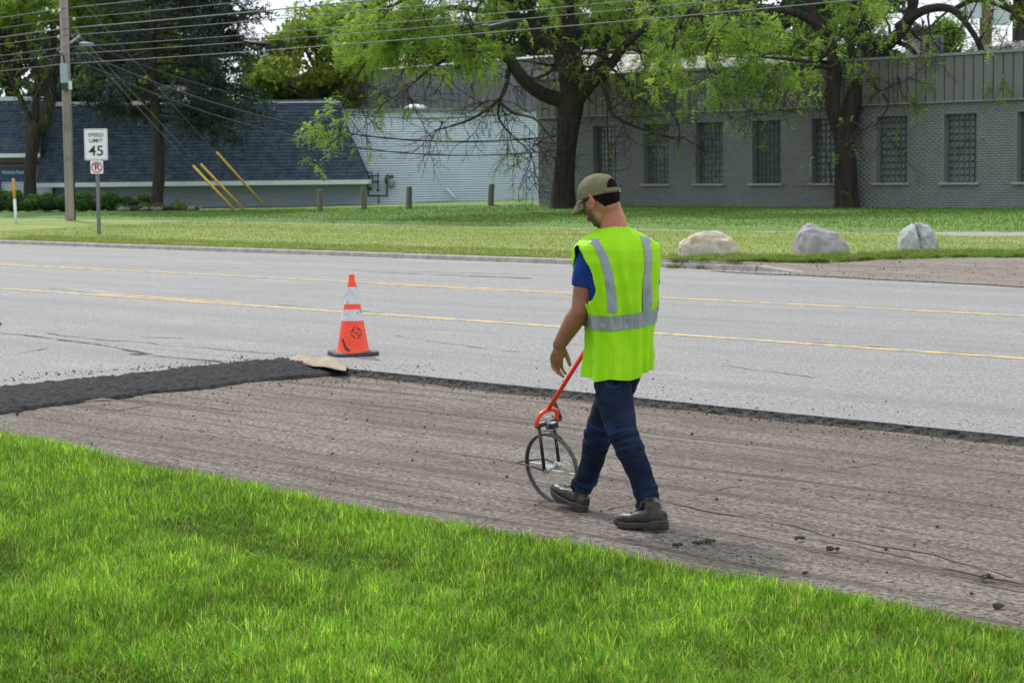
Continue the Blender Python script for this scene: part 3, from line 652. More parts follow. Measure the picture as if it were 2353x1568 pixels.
# siding boards (each about six photo pixels: joined)
V = []; F = []; eh = .095
def siding(x0, x1, z0, z1, y):
    z = z0
    while z < z1:
        h = min(eh, z1 - z); n0 = len(V)
        g = .015; zz = [(y + .03, z), (y + .03, z + g), (y - .030, z + g), (y - .022, z + h), (y + .03, z + h)]
        for a_, b_ in zz: V.extend([(x0, a_, b_), (x1, a_, b_)])
        F.extend([(n0 + 2 * i, n0 + 2 * i + 1, n0 + 2 * i + 3, n0 + 2 * i + 2) for i in range(4)]); z += eh
zmid = W(1000, 338, DB).z
siding(wl.x, wr.x, zb, zmid - .03, DB); siding(W(760, 300, DB).x, wr.x, zmid + .03, ztop, DB)
o = mesh_np('siding', V, F, M_SIDE, wb); o['kind'] = 'stuff'
mb = MB(); mb.box(((wl.x + wr.x) / 2, DB - .01, zmid), (wr.x - wl.x, .05, .055)); mb.box((W(585, 460, DB).x, DB - .02, .75), (.09, .06, 1.6)); mb.build('siding_trim', M_SIDE, wb)
mb = MB(); mb.box(((wl.x + wr.x) / 2, DB + 2.12, (zb + ztop) / 2 - .05), (wr.x - wl.x, 4, ztop - zb - .1)); mb.build('wall', M_SOFF, wb)
mb = MB(); mb.box(((W(790, 254, DB).x + wr.x) / 2, DB + 1.9, ztop + .04), (wr.x - W(790, 254, DB).x + .1, 4.2, .09)); mb.build('roof_edge', M_CAP, wb)
# roof dome light
p = W(955, 249, DB + 2); mb = MB(); mb.ball(p, (.45, .45, .17), nu=20, nv=10); mb.build('skylight_dome', M_TRIM, wb, smooth=True)
# mansard slopes
def mansard(tl, tr, bl, br, dt, db, name_suffix, first):
    TL, TR, BL, BR = W(*tl, dt), W(*tr, dt), W(*bl, db), W(*br, db)
    zt = (TL.z + TR.z) / 2; zbm = (BL.z + BR.z) / 2; TL.z = TR.z = zt; BL.z = BR.z = zbm
    nrm = (BR - BL).cross(TL - BL).normalized(); nrm = nrm if nrm.y < 0 else -nrm
    mb = MB(); back = Vector((0, 3.0, 0)); mb.add([BL, BR, TR, TL, BL + Vector((0, dt - db + .3, 0)), BR + Vector((0, dt - db + .3, 0)), TR + back, TL + back], [(0, 1, 2, 3), (0, 4, 5, 1), (1, 5, 6, 2), (3, 2, 6, 7), (0, 3, 7, 4)])
    mb.build('roof_deck', M_SHDECK, wb)
    ex = .162; wd = .34; Lr = (TL - BL).length; nr = int(Lr / ex); up = (TL - BL).normalized()
    rows = []
    for r in range(nr + 1):
        t = min(1, r * ex / (TL - BL).length); a = BL.lerp(TL, t); b = BR.lerp(TR, t); x = a.x - (wd * .5 if r % 2 else 0)
        while x < b.x:
            xa, xb = max(x + .006, a.x), min(x + wd - .006, b.x)
            if xb - xa > .03: rows.append((xa, xb, a.y, a.z, r))
            x += wd
    return rows, up, nrm, (TL, TR, BL, BR)
M1 = mansard((114, 248), (775, 231), (83, 424), (844, 411), DB - .08, DB - 2.2, 'a', True)
M0 = mansard((-120, 236), (100, 226), (-120, 358), (92, 353), DB - .3, DB - 1.9, 'b', True)
def shingle_mesh(lst, up, nrm, ex=.162):
    V = []; F = []; C = []
    for (xa, xb, y, z, r) in lst:
        n0 = len(V); base = Vector((0, y, z)); lift = .012 + .004 * random.random(); s = random.uniform(.84, 1.16)
        lo = base + nrm * lift - up * random.uniform(0, .008); hi = base + up * (ex + .01) + nrm * .004; lo2 = base
        for p in (lo, hi, lo2):
            V.append((xa, p.y, p.z)); V.append((xb, p.y, p.z))
        F += [(n0, n0 + 1, n0 + 3, n0 + 2), (n0 + 4, n0 + 5, n0 + 1, n0)]; C += [(s, s, s)] * 6
    return V, F, C
rows, up, nrm, cr_ = M1
# the 300 nearest the clear right end of the slope are single shingles
rows_s = sorted(rows, key=lambda t: -(t[0] + t[3] * -1.2)); single = rows_s[:290]; rest = rows_s[290:]
for s_ in single:
    V, F, C = shingle_mesh([s_], up, nrm); mesh_np('shingle', V, F, M_SHING, wb, col=C)
V, F, C = shingle_mesh(rest, up, nrm); o = mesh_np('shingles', V, F, M_SHING, wb, col=C); o['kind'] = 'stuff'
rows, up, nrm, cl_ = M0
V, F, C = shingle_mesh(rows, up, nrm); o = mesh_np('shingles', V, F, M_SHING, wb, col=C); o['kind'] = 'stuff'
print('shingles', len(single), len(rest), len(rows))
TL, TR, BL, BR = cr_
mb = MB(); mb.box(((BL.x + BR.x) / 2, BL.y - .02, BL.z - .07), (BR.x - BL.x + .05, .06, .17)); mb.box((BR.x, (BL.y + DB) / 2, BL.z - .07), (.06, DB - BL.y, .17)); mb.build('eave_fascia', M_TRIM, wb)
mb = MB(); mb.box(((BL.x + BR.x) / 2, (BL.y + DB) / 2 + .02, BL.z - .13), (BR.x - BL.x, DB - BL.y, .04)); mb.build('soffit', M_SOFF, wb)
mb = MB(); mb.box(((TL.x + TR.x) / 2 - 2.9, TL.y, TL.z + .06), (TR.x - TL.x - 5.8, .12, .16)); mb.box((TR.x - 2.8, TL.y, TL.z + .03), (5.8, .1, .05)); mb.build('top_fascia', M_TRIM, wb)
TL, TR, BL, BR = cl_
mb = MB(); mb.box(((TL.x + TR.x) / 2, TL.y, TL.z + .06), (TR.x - TL.x, .12, .16)); mb.build('top_fascia', M_TRIM, wb)
mb = MB(); mb.box(((BL.x + BR.x) / 2, BL.y - .02, BL.z - .04), (BR.x - BL.x, .06, .15)); mb.build('eave_fascia', M_TRIM, wb)
# entrance wall below with sign band
yb = DB - .5
e0, e3 = W(-130, 360, yb), W(118, 360, yb)
mb = MB(); mb.box(((e0.x + e3.x) / 2, yb + 1.0, (BL.z + .2) / 2), (e3.x - e0.x, 2, BL.z - .2)); mb.build('entrance_wall', M_SOFF, wb)
V = []; F = []; siding(e0.x, e3.x, .2, W(0, 418, yb).z, yb - .01); o = mesh_np('entrance_siding', V, F, M_SIDE, wb); o['kind'] = 'stuff'
M_RED = mat('dull_red_trim', (.18, .05, .04), None, rough=.7); M_BLUE = mat('blue_sign_face', (.035, .09, .22), None, rough=.5); M_LET = mat('sign_letter_white', (.75, .8, .85), None, rough=.5)
a, b = W(-60, 375, yb - .05), W(90, 375, yb - .05); mb = MB(); mb.box(((a.x + b.x) / 2, yb - .05, a.z - .03), (b.x - a.x, .08, .07)); mb.build('red_trim', M_RED, wb)
a, b = W(-70, 360, yb - .05), W(31, 371, yb - .05); mb = MB(); mb.box(((a.x + b.x) / 2, yb - .04, (a.z + b.z) / 2 - .04), (b.x - a.x, .06, .07)); mb.build('entrance_beam', M_SOFF, wb)
def text(s, size, loc, rot, m, name, parent, ext=.003, align='CENTER', bold=.0, sx=1.0):
    cu = bpy.data.curves.new(name, 'FONT'); cu.body = s; cu.size = size; cu.extrude = ext; cu.align_x = align; cu.align_y = 'CENTER'; cu.offset = bold
    o = bpy.data.objects.new('t', cu); COL.objects.link(o); dg = bpy.context.evaluated_depsgraph_get(); me = bpy.data.meshes.new_from_object(o.evaluated_get(dg))
    bpy.data.objects.remove(o); M = Matrix.Translation(Vector(loc) - ORG.get(parent.name, Vector((0, 0, 0)))) @ rot.to_4x4() @ Matrix.Diagonal((sx, 1, 1, 1)); me.transform(M); me.materials.clear(); me.materials.append(m)
    return link(bpy.data.objects.new(name, me), parent)
RX = Matrix.Rotation(PI / 2, 3, 'X')
a, b = W(-60, 384, yb - .1), W(62, 415, yb - .1); sb_ = MB(); sb_.box(((a.x + b.x) / 2, yb - .10, (a.z + b.z) / 2), (b.x - a.x, .08, a.z - b.z)); sgn = sb_.build('name_sign', M_BLUE, wb)
c = W(4, 396, yb - .145); text('Wholesale Heating', .20, (c.x, yb - .145, c.z), RX, M_LET, 'sign_letters', sgn, align='LEFT', sx=.62, bold=.004)
a, b = W(-30, 416, yb - .1), W(2, 445, yb - .1); mb = MB(); mb.box(((a.x + b.x) / 2, yb - .1, (a.z + b.z) / 2), (b.x - a.x, .06, a.z - b.z)); mb.build('blue_door_panel', M_BLUE, wb)
# small white chimney box behind the pine
a, b = W(362, 192, DB + 6), W(474, 250, DB + 6); rb = thing('rooftop_hut', (a.x + .5, DB + 6, a.z - 1), 'small white and grey rooftop hut half hidden behind the dark pine', 'roof hut')
mb = MB(); mb.box(((a.x + b.x) / 2, DB + 7, (a.z + b.z) / 2), (b.x - a.x, 2, a.z - b.z)); mb.build('wall', M_TRIM, rb); mb = MB(); mb.box(((a.x + b.x) / 2, DB + 6.9, a.z + .06), (b.x - a.x + .3, 2.4, .1)); mb.build('roof', M_BGW, rb); mb = MB(); mb.box(((a.x + b.x) / 2, DB + 5.95, b.z + .1), (b.x - a.x + .1, .1, .2)); mb.build('brown_base', M_RED, rb)
# gas meters and downspout on the white wall
M_PIPE = mat('dark_gas_pipe', (.055, .065, .060), (.11, .12, .11), scale=20, rough=.6); M_METER = mat('grey_gas_meter', (.22, .26, .26), (.30, .34, .34), scale=8, rough=.5)
yy = DB - .22
def Wp(px, py): return W(px, py, yy)
gm = thing('gas_regulator', Wp(868, 430), 'rack of dark gas pipes on the white siding just right of the mansard eave', 'gas pipes')
def fp(x, y): return Wp((900 + x / 11.765) * .9047, (420 + y / 11.765) * .9047)
for nm, paths in (('pipe', [[(405, 215), (405, 900)], [(405, 215), (530, 215)], [(530, 215), (535, 500)], [(705, 200), (705, 720)], [(420, 910), (1000, 905)], [(720, 905), (722, 1180)]]), ('header_pipe', [[(400, 315), (740, 300)], [(330, 505), (740, 490)]])):
    for pth in paths:
        mb = MB(); mb.tube([fp(*p) for p in pth], .028 if nm == 'pipe' else .04, 8); mb.build(nm, M_PIPE, gm, smooth=True)
for p in ((705, 735), (480, 700), (420, 700)): mb = MB(); mb.ball(fp(*p), .065, nu=10, nv=8); mb.build('valve', M_PIPE, gm, smooth=True)
g2 = thing('gas_meter', Wp(889, 430), 'rounded grey gas meter with pipe elbows on the white siding', 'gas meter')
mb = MB(); mb.ball(fp(1090, 530), (.16, .12, .19), nu=16, nv=12); mb.build('meter_body', M_METER, g2, smooth=True); mb = MB(); mb.ball(fp(985, 440), (.12, .10, .18), nu=14, nv=10); mb.build('meter_housing', M_PIPE, g2, smooth=True)
for pth in ([(950, 400), (945, 310), (1000, 270), (1030, 350)], [(1075, 400), (1085, 300), (1130, 290), (1150, 370)], [(965, 600), (965, 870)]): mb = MB(); mb.tube([fp(*p) for p in pth], .035, 8); mb.build('pipe', M_PIPE, g2, smooth=True)
ds = MB(); ds.tube([W(1024, 434, DB - .05), W(1029, 436, DB - .25), W(1046, 457, DB - .5)], [.05, .055, .055], 8); o = ds.build('drain_pipe', M_TRIM, smooth=True); tag(o, 'short white drain pipe slanting out of the white siding', 'drain pipe')
# ------------------------------------------------------------------ wooden bollards
M_WOOD = mat('weathered_post_wood', (.10, .10, .08), (.20, .19, .155), scale=12, rough=.9, bump=.01, bscale=30, stretch=(1, 1, .12))
for (px, py, t, lab) in ((735, 486, 434, 'weathered wooden post leftmost of the four, left of the gas pipes'), (837, 482, 430, 'weathered wooden post directly in front of the gas pipes'), (939, 480, 428, 'weathered wooden post right of the grey gas meter'), (1126, 473, 423, 'weathered wooden post standing alone near the brick building corner')):
    p = G(px, py); hgt = W(px, t, p.y).z - p.z
    q_, u_ = toQU(p); mb = MB(); s = random.uniform(-.02, .03)
    mb.tube([p - UPZ * .6, p + UPZ * hgt * .5 + Vector((s, 0, 0)), p + UPZ * (hgt - .015) + Vector((s * 2, 0, 0)), p + UPZ * hgt + Vector((s * 2, 0, 0))], [.105, .10, .098, .085], 12)
    o = mb.build('wooden_post', M_WOOD, smooth=False); tag(o, lab, 'post', 'wooden posts before the white wall')
# ------------------------------------------------------------------ boulders
def boulder(name, px0, px1, pyb, pyt, m, label, seed, shape, cleft=False):
    pb = G((px0 + px1) / 2, pyb); d = pb.y + .35
    hw = (W(px1, pyb, d).x - W(px0, pyb, d).x) / 2; ht = W(px0, pyt, d).z - pb.z; cx = W((px0 + px1) / 2, pyb, d).x
    bm = bmesh.new(); bmesh.ops.create_icosphere(bm, subdivisions=6 if cleft else 5, radius=1)
    for v in bm.verts:
        n = v.co.normalized(); 
        f = 1 + .11 * noise.noise(n * 1.3 + Vector((seed, 0, 0))) + .09 * noise.noise(n * 3 + Vector((seed, 3, 0))) + .03 * noise.noise(n * 8 + Vector((seed, 3, 0))) + .012 * noise.noise(n * 20 + Vector((seed, 3, 0)))
        pw_ = lambda t: math.copysign(abs(t) ** .62, t)
        x, y, z = pw_(n.x) * f, pw_(n.y) * f, pw_(n.z) * f
        x = x / 1.08
        prof_ = np.interp(x, [a for a, _ in shape], [b for _, b in shape]); z = z * prof_ if z > 0 else z * .3
        if cleft: z -= .0; c_ = math.exp(-((x + .02 + .16 * (z - .5)) / .06) ** 2); y += .40 * c_ if y < 0 else 0; z -= .12 * c_ * (z > 0)
        v.co = Vector((x * hw, y * hw * .75, z * ht))
    me = bpy.data.meshes.new(name); bm.to_mesh(me); bm.free(); me.materials.append(m); me.polygons.foreach_set('use_smooth', [True] * len(me.polygons))
    o = bpy.data.objects.new(name, me); COL.objects.link(o); o.location = (cx, d, pb.z + .01); tag(o, label, 'boulder', 'boulders by the dirt drive')
boulder('boulder', 1552, 1704, 589, 535, mat('cream_stone', (.40, .35, .27), (.58, .53, .44), scale=6, rough=.9, bump=.03, bscale=8, c3=(.42, .30, .17), s3=5, lo3=.56, hi3=.66), 'wide cream and rust stained boulder nearest the worker', 3.1, [(-1, .7), (-.4, 1.0), (0, 1.02), (.3, 1.0), (.7, .8), (1, .5)])
boulder('boulder', 1820, 1947, 583, 522, mat('mauve_stone', (.26, .24, .26), (.40, .375, .39), scale=5, rough=.9, bump=.03, bscale=9, c3=(.40, .40, .38), s3=2.5, lo3=.52, hi3=.7), 'mauve grey boulder peaked at its left, middle of the three', 8.4, [(-1, .85), (-.6, 1.05), (-.35, 1.10), (-.1, 1.0), (.15, .84), (.45, .82), (.75, .74), (1, .6)])
boulder('boulder', 2058, 2157, 578, 519, mat('pale_grey_stone', (.34, .36, .36), (.50, .52, .51), scale=6, rough=.9, bump=.03, bscale=10, c3=(.22, .23, .22), s3=4, lo3=.55, hi3=.7), 'pale grey domed boulder split by a dark cleft', 5.5, [(-1, .8), (-.5, .95), (0, 1.02), (.5, .95), (1, .7)], True)
# fallen concrete wheel stop at the right edge
p0, p1 = G(2268, 541), G(2420, 538); p0 = W(2272, 536, 47); p1 = W(2440, 532, 46)
mb = MB(); ax_ = (p1 - p0).normalized(); si = ax_.cross(UPZ).normalized(); mb.tube([p0 - UPZ * .02, p0 + ax_ * .25 + UPZ * .03, p0.lerp(p1, .5) + UPZ * .05, p1 + UPZ * .03], [(.10, .14), (.13, .17), (.13, .17), (.13, .17)], 8)
o = mb.build('wheel_stop', M_CONC); tag(o, 'pale broken concrete wheel stop lying on the lawn beyond the sidewalk', 'wheel stop')
# ------------------------------------------------------------------ sign tower behind
ts = thing('sign_tower', W(2265, 330, 95), 'tall post with pale panels seen through the right tree', 'sign tower')
M_POLEB = mat('brown_tower_post', (.16, .12, .08), None, rough=.8); M_PAN = mat('pale_panel', (.48, .53, .58), (.55, .6, .64), scale=2, rough=.6)
mb = MB(); mb.tube([W(2264, 330, 95), W(2264, -160, 95)], .28, 8); mb.build('post', M_POLEB, ts)
for (x0, x1, y1) in ((2206, 2256, 42), (2282, 2316, 58)):
    a = W(x0, -150, 95); b = W(x1, y1, 95); mb = MB(); mb.box(((a.x + b.x) / 2, 95, (a.z + b.z) / 2), (b.x - a.x, .3, a.z - b.z)); mb.build('panel', M_PAN, ts)
for y in (-30, 5, 25, 42): mb = MB(); mb.tube([W(2264, y, 95), W(2290, y, 95)], .07, 6); mb.build('rung', M_POLEB, ts)
# ================================================================== STREET FURNITURE
M_POLE = mat('weathered_pole_wood', (.20, .175, .155), (.34, .31, .28), scale=5, rough=.9, bump=.01, bscale=20, stretch=(1, 1, .08), c3=(.16, .10, .07), s3=1.2, lo3=.56, hi3=.7)
M_GALV = mat('galvanised_steel', (.15, .165, .17), (.22, .23, .235), scale=20, rough=.55, metal=.3)
M_SIGNW = mat('sign_white', (.72, .74, .76), (.80, .81, .83), scale=2, rough=.45); M_BLACK = mat('sign_black', (.02, .025, .03), None, rough=.5); M_REDS = mat('sign_red', (.60, .05, .04), None, rough=.5)
pb = G(162, 507); DP = pb.y; ptop = W(141, -150, DP)
up_ = thing('utility_pole', pb, 'weathered wooden utility pole with a grey box strapped to its side', 'utility pole')
mb = MB(); rr = 11.5 / (FPX / DP); mb.tube([pb - UPZ * .3, pb, pb.lerp(ptop, .4), ptop], [rr, rr, rr * .92, rr * .8], 16); mb.build('pole', M_POLE, up_, smooth=True)
M_BOX = mat('pale_blue_box', (.30, .38, .44), None, rough=.6)
a, b = W(139, 146, DP - .25), W(157, 191, DP - .25); mb = MB(); mb.box(((a.x + b.x) / 2, DP - .27, (a.z + b.z) / 2), (b.x - a.x, .18, a.z - b.z)); mb.build('cable_box', M_BOX, up_, bevel=.01)
a, b = W(143, 191, DP - .25), W(157, 208, DP - .25); mb = MB(); mb.box(((a.x + b.x) / 2, DP - .27, (a.z + b.z) / 2), (b.x - a.x, .16, a.z - b.z)); mb.build('black_connector', M_BLACK, up_, bevel=.01)
a, b = W(157, 187, DP - .2), W(165, 206, DP - .2); mb = MB(); mb.box(((a.x + b.x) / 2, DP - .2, (a.z + b.z) / 2), (b.x - a.x, .14, a.z - b.z)); mb.build('meter_box', M_SIGNW, up_, bevel=.01)
mb = MB(); mb.tube([W(135, 118, DP - .2), W(146, 130, DP - .3), W(148, 147, DP - .3)], .03, 6); mb.build('riser_cable', M_BLACK, up_, smooth=True)
mb = MB(); mb.tube([W(166, 240, DP - .05), W(173, 505, DP - .05)], .02, 6); mb.build('ground_wire', M_BLACK, up_, smooth=True)
# insulators / bolts
M_INS = mat('pale_insulator', (.5, .55, .52), None, rough=.3)
for (x, y) in ((137, 25), (123, 26), (108, 22), (170, 44), (133, 65), (135, 85)): mb = MB(); mb.ball(W(x, y, DP - .1), .055, nu=8, nv=6); mb.build('insulator', M_INS, up_, smooth=True)
mb = MB(); mb.tube([W(160, 100, DP + .3), W(182, 84, DP + .9)], .05, 6); mb.build('brace', M_POLE, up_)
# wires along the road
M_WIRE = mat('aged_wire', (.10, .105, .11), None, rough=.6); M_WIREB = mat('black_cable', (.012, .013, .015), None, rough=.6)
def span(a, b, sag, r, m, name, label, grp=None):
    pts = []
    for i in range(31): t = i / 30; p = a.lerp(b, t); p = p - UPZ * (sag * 4 * t * (1 - t)); pts.append(p)
    mb = MB(); mb.tube(pts, r, 5, caps=False); o = mb.build(name, m, smooth=True); tag(o, label, 'wire', grp); return o
# (height on the pole in px, sag to the right, radius, y where it crosses x=1176 or leaves the frame)
wires = [(20, .15, .020, 'topmost wire'), (44, .2, .014, 'second wire from the top'), (66, .2, .026, 'third and thickest wire from the top'), (82, .25, .016, 'fourth wire from the top'), (109, .25, .014, 'fifth wire from the top'), (125, .22, .014, 'sixth wire from the top'), (147, .18, .018, 'lowest wire leaving the pole rightwards')]
for (y, sag, r, nm) in wires:
    a = W(146 + .035 * y, y, DP - .2); r *= .72; span(a, a + Dq * 46 + UPZ * (0), sag, r, M_WIRE, 'overhead_wire', nm + ', running from the wooden pole along the road', 'wires along the road')
    span(a, a + Dd * 50, sag * .8, r, M_WIRE, 'overhead_wire', nm + ' on the left of the pole', 'wires left of the pole')
# service drops to the brick building corner
tgt = cut_u(1262, 300, UB) - Nn * .1
for k, (a, b, r, lab) in enumerate(((W(172, 112, DP), cut_u(1290, 312, UB) - Nn * .12, .030, 'thick black service cable dropping from the pole to the brick building'), (W(176, 138, DP), cut_u(1290, 345, UB) - Nn * .12, .024, 'lower black service cable dropping from the pole to the brick building'), (W(176, 88, DP), cut_u(1262, 250, UB) - Nn * .12, .016, 'thin upper service wire dropping from the pole to the brick fascia'))):
    span(a, b, 1.15, r, M_WIREB, 'service_cable', lab)
# snowshoe loops and splice cases on the wires
def loop(pts, r, lab, name='cable_loop', cat='cable loop'):
    mb = MB(); mb.tube(pts, r, 6); o = mb.build(name, M_WIREB, smooth=True); tag(o, lab, cat)
d1 = DP - 9
loop([W(560, 97, d1), W(612, 102, d1), W(598, 112, d1), W(586, 113, d1), W(560, 97, d1)], .055, 'black triangular cable loop hanging on the wires beside the pine')
mb = MB(); mb.tube([W(1120, 62, 47), W(1125, 65, 47), W(1180, 52, 47), W(1185, 49, 47)], [.02, .075, .075, .02], 8); o = mb.build('splice_case', M_WIREB, smooth=True); tag(o, 'black cable splice case hanging under the wires before the middle tree', 'splice case')
mb = MB(); mb.tube([W(1064, 49, 47.5), W(1105, 59, 47.5), W(1122, 58, 47.2)], .018, 5); o = mb.build('splice_tail', M_WIREB); tag(o, 'thin cable tail curving into the black splice case', 'cable')
mb = MB(); mb.tube([W(182, 102, DP - .3), W(186, 102, DP - .3), W(212, 103, DP - .5), W(216, 104, DP - .5)], [.02, .07, .07, .02], 8); o = mb.build('splice_case', M_GALV, smooth=True); tag(o, 'grey cable splice case on the wires just right of the pole', 'splice case')
# guy wires with yellow guards
M_GUARD = mat('yellow_guy_guard', (.62, .38, .05), (.78, .50, .09), scale=6, rough=.5)
def guy(ax, ay, tx, ty, px, py, lab, f0=.02):
    g = G(ax, ay); 
    att = W(px, py, DP); t = None
    # point on the straight wire that projects nearest to the guard top
    best = min(range(1, 400), key=lambda i: abs(proj(g.lerp(att, i / 400))[1] - ty)); top = g.lerp(att, best / 400)
    r_ = thing('guy_wire', g, lab, 'guy wire', 'guy wires of the wooden pole')
    mb = MB(); mb.tube([g - UPZ * .1, att], .007, 5); mb.build('wire', M_GALV, r_, smooth=True)
    mb = MB(); mb.tube([g + (top - g) * f0, top], .038, 8); mb.build('guard', M_GUARD, r_, smooth=True)
guy(548, 493, 443, 380, 152, 66, 'guy wire with yellow guard, leftmost of the three by the mansard roof')
guy(568, 490, 462, 377, 153, 50, 'guy wire with yellow guard, middle of the three by the mansard roof')
guy(616, 482, 497, 350, 150, -40, 'guy wire with yellow guard, rightmost and highest of the three', .11)
guy(-45, 470, 8, 349, 147, 85, 'guy wire with yellow guard cut off by the left frame edge')
# marker post
pm = G(37, 514); hm = W(33, 410, pm.y).z - pm.z; mp_ = thing('marker_post', pm, 'white gas line marker post with an orange top', 'marker post')
mb = MB(); tl = Vector((-.045, 0, 0)); mb.tube([pm - UPZ * .1, pm + (UPZ * hm * .55) + tl * .55], .047, 12); mb.build('white_tube', M_SIGNW, mp_, smooth=True)
M_ORY = mat('orange_marker', (.72, .36, .05), (.60, .25, .04), scale=12, rough=.5, lo=.5, hi=.6)
mb = MB(); mb.tube([pm + (UPZ * hm * .55) + tl * .55, pm + UPZ * hm * .97 + tl, pm + UPZ * hm + tl], [.050, .050, .036], 12); mb.build('orange_sleeve', M_ORY, mp_, smooth=True)
# speed limit sign
ps = G(226, 538); ds_ = ps.y; sg_ = thing('speed_limit_sign', ps, 'white SPEED LIMIT 45 sign with a no parking sign on a steel post', 'road sign')
mb = MB(); topp = W(222, 298, ds_); mb.box((ps + topp) / 2, (.05, .03, (topp - ps).length)); mb.box((ps + topp) / 2 + Vector((0, .02, 0)), (.10, .008, (topp - ps).length)); mb.build('post', M_GALV, sg_)
def plate(x0, y0, x1, y1, name, yo):
    a, b = W(x0, y0, ds_), W(x1, y1, ds_); c = (a + b) / 2; w_, h_ = b.x - a.x, a.z - b.z
    mb = MB(); r = .035; pts = []
    for (sx, sz, a0) in ((1, 1, 0), (-1, 1, 90), (-1, -1, 180), (1, -1, 270)):
        for k in range(5):
            an = math.radians(a0 + 22.5 * k); pts.append(Vector((c.x + sx * (w_ / 2 - r) + r * math.cos(an), ds_ + yo, c.z + sz * (h_ / 2 - r) + r * math.sin(an))))
    n = len(pts); mb.add(pts + [p + Vector((0, .006, 0)) for p in pts], [tuple(range(n)), tuple(range(2 * n - 1, n - 1, -1))] + [(i, i + n, (i + 1) % n + n, (i + 1) % n) for i in range(n)])
    return mb.build(name, M_SIGNW, sg_), c, w_, h_, pts
pl, c, w_, h_, pts = plate(193, 296, 249, 368, 'speed_plate', -.04)
def border(pts, c, inset, th, m, parent, name='border'):
    V = []; F = []; n = len(pts)
    for p in pts:
        for s in (1 - inset, 1 - inset - th): V.append((c.x + (p.x - c.x) * s, p.y - .003, c.z + (p.z - c.z) * (s + (.0 if s == 0 else 0))))
    for i in range(n): j = (i + 1) % n; F.append((2 * i, 2 * j, 2 * j + 1, 2 * i + 1))
    mb = MB(); mb.add(V, F); mb.build(name, m, parent)
border(pts, c, .045, .022, M_BLACK, pl)
fy = ds_ - .044
text('SPEED', .135, (c.x, fy, c.z + h_ * .295), RX, M_BLACK, 'lettering', pl, sx=1.12, bold=.0008); text('LIMIT', .135, (c.x, fy, c.z + h_ * .115), RX, M_BLACK, 'lettering', pl, sx=1.12, bold=.0008); text('45', .37, (c.x + .005, fy, c.z - h_ * .215), RX, M_BLACK, 'numerals', pl, sx=1.08, bold=.003)
pl, c, w_, h_, pts = plate(208, 369, 238, 399, 'no_parking_plate', -.04)
text('P', .24, (c.x, ds_ - .044, c.z), RX, M_BLACK, 'letter', pl, bold=.004)
mb = MB(); R_ = w_ * .40; mb.tube([Vector((c.x + R_ * math.cos(t), ds_ - .046, c.z + R_ * math.sin(t))) for t in np.linspace(0, 2 * PI, 33)], .013, 6, caps=False); mb.tube([Vector((c.x - R_ * .7, ds_ - .047, c.z + R_ * .7)), Vector((c.x + R_ * .7, ds_ - .047, c.z - R_ * .7))], .013, 6); mb.build('prohibition_ring', M_REDS, pl, smooth=True)
# ================================================================== VEGETATION
M_BARK = mat('dark_bark', (.016, .013, .011), (.050, .042, .034), scale=5, rough=.95, bump=.05, bscale=9, stretch=(2.2, 2.2, .35), c3=(.048, .058, .018), s3=.7, lo3=.5, hi3=.75)
M_TWIG = mat('twig_bark', (.016, .013, .011), (.04, .032, .025), scale=10, rough=.9)
M_LEAF = mat('locust_leaf', (1, 1, 1), None, rough=.55, tint=True, trans=.58, spec=.3)
M_NEED = mat('pine_needle', (1, 1, 1), None, rough=.6, tint=True, trans=.12, spec=.3)
M_HEDGE = mat('hedge_leaf', (1, 1, 1), None, rough=.5, tint=True, trans=.2, spec=.3)
def leaf_cards(P, size, cols, aspect=.5, droop=None, k=1):
    """leaf shaped rhombi: P (n,3)"""
    n = len(P); a = rng.normal(0, 1, (n, 3))
    if droop is not None: a = a * np.array([1, 1, .45]) + droop
    a /= np.linalg.norm(a, axis=1)[:, None]; b = np.cross(a, rng.normal(0, 1, (n, 3))); b /= np.linalg.norm(b, axis=1)[:, None] + 1e-9
    s = size[:, None]; V = np.stack([P, P + a * s * .45 + b * s * aspect * .5, P + a * s, P + a * s * .45 - b * s * aspect * .5], 1)
    F = np.arange(n * 4).reshape(n, 4); C = np.repeat(cols[:, None], 4, 1)
    return V.reshape(-1, 3), F, C.reshape(-1, 3)
def fronds(P, D, L, cols, npair=4):
    """pinnate fronds: a fan of narrow leaflets along a drooping axis"""
    n = len(P); side = np.cross(D, np.array([0, 0, 1.0]) + rng.normal(0, .3, (n, 3))); side /= np.linalg.norm(side, axis=1)[:, None] + 1e-9
    Vs = []; 
    for k in range(npair):
        t = (k + .4) / npair; c = P + D * (L * t)[:, None] + np.array([0, 0, -1.0]) * (L * .35 * t * t)[:, None]
        for s in (1, -1):
            tip = c + side * (s * L * .30 * (1 - .35 * t))[:, None] + D * (L * .16)[:, None] - np.array([0, 0, 1.0]) * (L * rng.uniform(.0, .14, n))[:, None]
            w = D * (L * .14)[:, None]; Vs += [c, c + w, tip]
    V = np.stack(Vs, 1); m = len(Vs); F = np.arange(n * m).reshape(-1, 3); C = np.repeat(cols[:, None], m, 1).reshape(-1, 3)
    return V.reshape(-1, 3), F, C
def rdir(): 
    v = Vector((random.gauss(0, 1), random.gauss(0, 1), random.gauss(0, 1))); return v.normalized()
def walk(p, d, L, n, wander, grav):
    pts = [p.copy()]; d = d.normalized()
    for i in range(n):
        d = (d + rdir() * wander + Vector((0, 0, grav))).normalized(); p = p + d * (L / n); pts.append(p.copy())
    return pts
def lerp_path(pts, t):
    x = t * (len(pts) - 1); i = min(int(x), len(pts) - 2); return pts[i].lerp(pts[i + 1], x - i), (pts[i + 1] - pts[i]).normalized()
